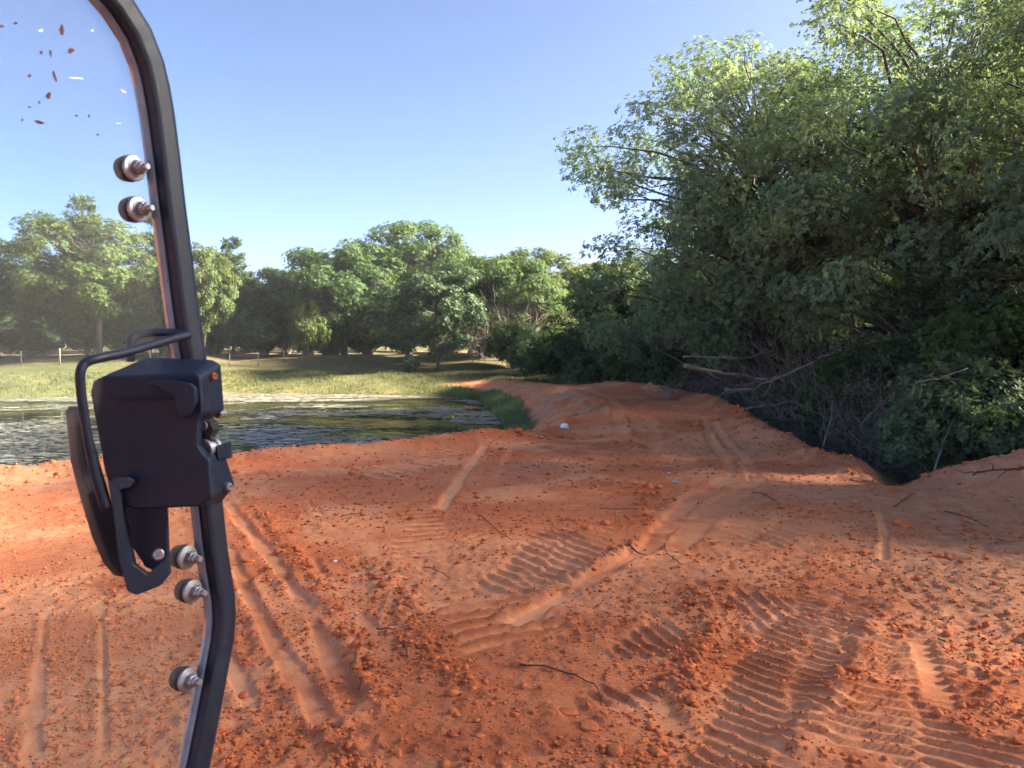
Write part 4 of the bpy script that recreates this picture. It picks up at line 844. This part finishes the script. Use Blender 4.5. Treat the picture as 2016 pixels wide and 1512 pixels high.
for px, py in ((262, 331), (271, 412), (367, 1097), (377, 1164), (367, 1338)):
    c = D(px, py)
    stud = dmesh('bolt', lathe(c, DN, [(-0.004, 0.0048), (0.026, 0.0048), (0.0275, 0.0036)], 12), 'zinc')
    dmesh('rubber_grommet', lathe(c, DN, [(-0.020, 0.011), (-0.018, 0.0155), (-0.008, 0.0175), (-0.0058, 0.0175)], 24), 'rubber', stud)
    dmesh('washer', lathe(c, DN, [(0.0, 0.0172), (0.003, 0.0172), (0.0042, 0.0160), (0.0050, 0.0115), (0.0062, 0.0110)], 28), 'zinc', stud, 0.0006)
    dmesh('nut', lathe(c, DN, [(0.0062, 0.0098), (0.0138, 0.0098), (0.0150, 0.0080)], 6), 'zinc', stud, 0.0006)
    dmesh('lock_nut_collar', lathe(c, DN, [(0.0150, 0.0075), (0.0185, 0.0070), (0.0200, 0.0056)], 16), 'zinc', stud)
def loft(front, back, df_, db):                       # solid between two outlines at their own depths
    bm = bmesh.new(); f = lambda L, d: [bm.verts.new(U(*(q if len(q) == 3 else (*q, d)))) for q in L]
    A, B = f(front, df_), f(back, db); n = len(A)
    bm.faces.new(A); bm.faces.new(B[::-1]); [bm.faces.new((A[i], A[(i + 1) % n], B[(i + 1) % n], B[i])) for i in range(n)]; return bm
latch = dmesh('latch_body', loft(
    [(176, 775), (180, 752), (200, 742), (384, 735), (394, 742), (400, 812), (391, 832), (390, 878), (402, 896), (412, 905), (417, 980), (396, 997), (262, 1003), (224, 985), (205, 930)],
    [(250, 772), (262, 716), (292, 702), (418, 707), (436, 716), (443, 808), (412, 826), (408, 870), (430, 884), (440, 880), (464, 955), (436, 990), (300, 998), (270, 985), (255, 930)], 0.975, 1.035), 'black_plastic', None, 0.0035, 3)
dmesh('latch_lip', loft([(424, 880), (428, 876), (432, 905), (428, 905)], [(447, 872), (455, 868), (458, 900), (450, 903)], 1.0, 1.04), 'black_plastic', latch, 0.001)
dmesh('release_lever', loft([(288, 757), (296, 751), (340, 748), (374, 754), (384, 764), (385, 790), (372, 815), (357, 826), (348, 815), (344, 785), (338, 776), (322, 772), (308, 763)],
                            [(300, 757), (306, 752), (346, 750), (380, 755), (390, 765), (391, 790), (378, 815), (363, 826), (354, 815), (350, 785), (344, 776), (330, 772), (318, 763)], 0.945, 0.972), 'black_plastic', latch, 0.0025, 3)
dmesh('recess_edge', loft([(215, 783), (345, 782), (345, 786), (216, 788)], [(216, 783), (346, 782), (346, 786), (217, 788)], 0.969, 0.974), 'black_plastic', latch, 0.0008)
dmesh('latch_rotor', lathe(U(404, 884, 1.0), Vector((0.35, 0.9, 0.1)), [(-0.002, 0.0125), (0.006, 0.0125), (0.007, 0.0100), (0.012, 0.0100), (0.013, 0.0118), (0.018, 0.0118)], 24), 'zinc', latch)
dmesh('latch_pawl', loft([(404, 826), (414, 832), (420, 846), (414, 860), (420, 872), (412, 876), (403, 862), (400, 842)], [(418, 822), (428, 828), (434, 844), (424, 858), (434, 872), (426, 878), (412, 862), (410, 842)], 1.0, 1.025), 'rubber', latch, 0.001)
dmesh('striker_pin', lathe(U(398, 838, 1.0), Vector((0.3, 0.95, 0)), [(0, 0.007), (0.016, 0.007), (0.018, 0.005)], 16), 'zinc', latch)
dmesh('roller_pin', lathe(U(428, 815, 1.03), Vector((0.3, 0.95, 0)), [(0, 0.006), (0.012, 0.006)], 16), 'zinc', latch)
def screw(px, py, d, ax, mat, r_=0.0055):
    c = U(px, py, d); ax = Vector(ax); o = dmesh('screw', lathe(c, ax, [(-0.006, r_), (0.0015, r_), (0.003, r_ * 0.8), (0.003, r_ * 0.42), (0.001, r_ * 0.40)], 16), mat, latch)
screw(421, 741, 1.003, (0.9, -0.35, 0.1), 'rust', 0.0050); screw(450, 958, 1.010, (0.9, -0.35, 0), 'zinc', 0.0055)
def bar(name, pts, r_, mat, parent=None, k=12):
    P = [U(*q) for q in pts]; n = len(P) * 6; t = np.linspace(0, len(P) - 1, n); A = np.array([tuple(p) for p in P])
    def cr(i, f):
        p0, p1, p2, p3 = A[max(i - 1, 0)], A[i], A[min(i + 1, len(A) - 1)], A[min(i + 2, len(A) - 1)]
        return 0.5 * (2 * p1 + (p2 - p0) * f + (2 * p0 - 5 * p1 + 4 * p2 - p3) * f * f + (3 * p1 - p0 - 3 * p2 + p3) * f ** 3)
    Q = np.array([cr(min(int(v), len(A) - 2), v - min(int(v), len(A) - 2)) for v in t]); tb = Tubes(); tb.add(Q, r_, k)
    me = tb.mesh(name, M[mat]); me.transform(DINV); return obj(name, me, parent or door)
bar('grab_bar', [(372, 659, 1.06), (330, 670, 1.02), (255, 692, 0.955), (192, 706, 0.91), (168, 715, 0.90), (159, 730, 0.895), (158, 752, 0.895), (166, 820, 0.90), (184, 920, 0.91), (207, 1000, 0.925)], 0.0056, 'black_paint')
bar('lever_rod', [(372, 657, 1.065), (335, 655, 1.06), (296, 655, 1.05), (270, 661, 1.04), (258, 674, 1.03), (257, 712, 1.03)], 0.0056, 'black_paint')
# guard plate and outer handle below the latch
dmesh('handle_guard', loft([(212, 950, .955), (226, 939, .955), (255, 939, .96), (265, 948, .96), (258, 960, .965), (238, 965, .965), (240, 1000, .965), (262, 1110, .975), (290, 1130, .985), (330, 1095, 1.0), (334, 1130, 1.0), (312, 1155, .99), (268, 1172, .975), (250, 1164, .97), (232, 1095, .96), (222, 1010, .955)],
                            [(222, 950, .975), (236, 941, .975), (262, 941, .98), (270, 950, .98), (264, 962, .985), (246, 968, .985), (248, 1000, .985), (270, 1110, .995), (296, 1128, 1.005), (334, 1092, 1.02), (338, 1127, 1.02), (318, 1152, 1.01), (276, 1168, .995), (258, 1160, .99), (240, 1092, .98), (230, 1010, .975)], 0, 0), 'black_plastic', None, 0.002)
plate = dmesh('handle_plate', loft([(240, 985), (327, 985), (331, 1095), (322, 1115), (304, 1124), (285, 1116), (262, 1080)], [(250, 985), (331, 985), (335, 1093), (326, 1112), (309, 1121), (291, 1113), (270, 1080)], 1.0, 1.02), 'black_plastic', None, 0.002)
dmesh('screw', lathe(U(312, 1091, 1.0), Vector((0.35, -0.93, 0.1)), [(-0.003, 0.0078), (0.003, 0.0078), (0.005, 0.006), (0.005, 0.0035), (0.0025, 0.0033)], 18), 'zinc', plate)
def on_out(pts, off): return [D(px, py, off) for px, py in pts]
bm = bmesh.new(); ol = [(148, 812), (156, 799), (170, 805), (196, 900), (228, 1010), (252, 1130), (244, 1138), (222, 1112), (200, 1060), (178, 987), (158, 910)]
A = [bm.verts.new(p) for p in on_out(ol, -0.012)]; B = [bm.verts.new(p - DN * 0.02) for p in on_out(ol, -0.012)]; n = len(A)
bm.faces.new(A); bm.faces.new(B[::-1]); [bm.faces.new((A[i], A[(i + 1) % n], B[(i + 1) % n], B[i])) for i in range(n)]
dmesh('outer_handle', bm, 'black_plastic', None, 0.003)
# dried mud spots and glints painted as pale flecks on the pane
r = np.random.default_rng(77)
def spot(name, px, py, w, h, rot, mat):
    bm = bmesh.new(); n = 11; vs = []
    for j in range(n):
        a = 2 * math.pi * j / n; q = r.uniform(0.55, 1.15); x_ = math.cos(a) * w / 2 * q; y_ = math.sin(a) * h / 2 * q; c, s = math.cos(rot), math.sin(rot)
        vs.append(bm.verts.new(D(px + x_ * c - y_ * s, py + x_ * s + y_ * c, 0.0004)))
    bm.faces.new(vs); ret = bmesh.ops.extrude_face_region(bm, geom=bm.faces[:]); bmesh.ops.translate(bm, vec=DN * 0.0005, verts=[e for e in ret['geom'] if isinstance(e, bmesh.types.BMVert)])
    dmesh(name, bm, mat)
for px, py, w, h, ro in [(121, 60, 9, 28, -.1), (140, 99, 15, 12, 0), (99, 104, 6, 18, -.2), (81, 103, 6, 10, .1), (108, 152, 6, 28, -.3), (58, 149, 8, 8, 0), (95, 188, 10, 13, .2), (78, 241, 24, 7, .35), (3, 52, 10, 6, -.3), (58, 211, 7, 4, .4), (77, 201, 4, 8, -.3), (44, 236, 5, 5, 0), (175, 228, 4, 8, -.4), (150, 228, 8, 4, .3), (30, 46, 9, 5, 0), (192, 265, 6, 4, 0), (38, 456, 5, 7, 0)]:
    spot('mud_spot', px, py, w, h, ro, 'mud')
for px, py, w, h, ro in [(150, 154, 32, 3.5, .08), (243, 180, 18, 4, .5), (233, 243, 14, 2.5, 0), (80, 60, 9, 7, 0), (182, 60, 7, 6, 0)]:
    spot('pane_glint', px, py, w, h, ro, 'glint')

# ------------------------------------------------------------------ the hazy evening air
m = bpy.data.materials.new('hazy_air'); m.use_nodes = True; nt = m.node_tree; nt.nodes.remove(nt.nodes['Principled BSDF'])
v = N(nt, 'ShaderNodeVolumePrincipled'); v.inputs['Color'].default_value = (0.86, 0.92, 1.0, 1); v.inputs['Density'].default_value = 0.00032; v.inputs['Anisotropy'].default_value = 0.2
nt.links.new(v.outputs[0], nt.nodes['Material Output'].inputs['Volume'])
bx = ground.data.vertices; cs = np.empty(len(bx) * 3, np.float32); bx.foreach_get('co', cs); cs = cs.reshape(-1, 3); lo = cs.min(0) - 1.0; hi = cs.max(0) + 1.0; hi[2] = 20.0
bm = bmesh.new(); bmesh.ops.create_cube(bm, size=1.0)
for q in bm.verts: q.co = Vector([lo[i] if q.co[i] < 0 else hi[i] for i in range(3)])
me = bpy.data.meshes.new('haze'); bm.to_mesh(me); bm.free(); me.materials.append(m)
obj('haze', me, None, kind='stuff', label='thin hazy evening air over the whole clearing', category='haze')
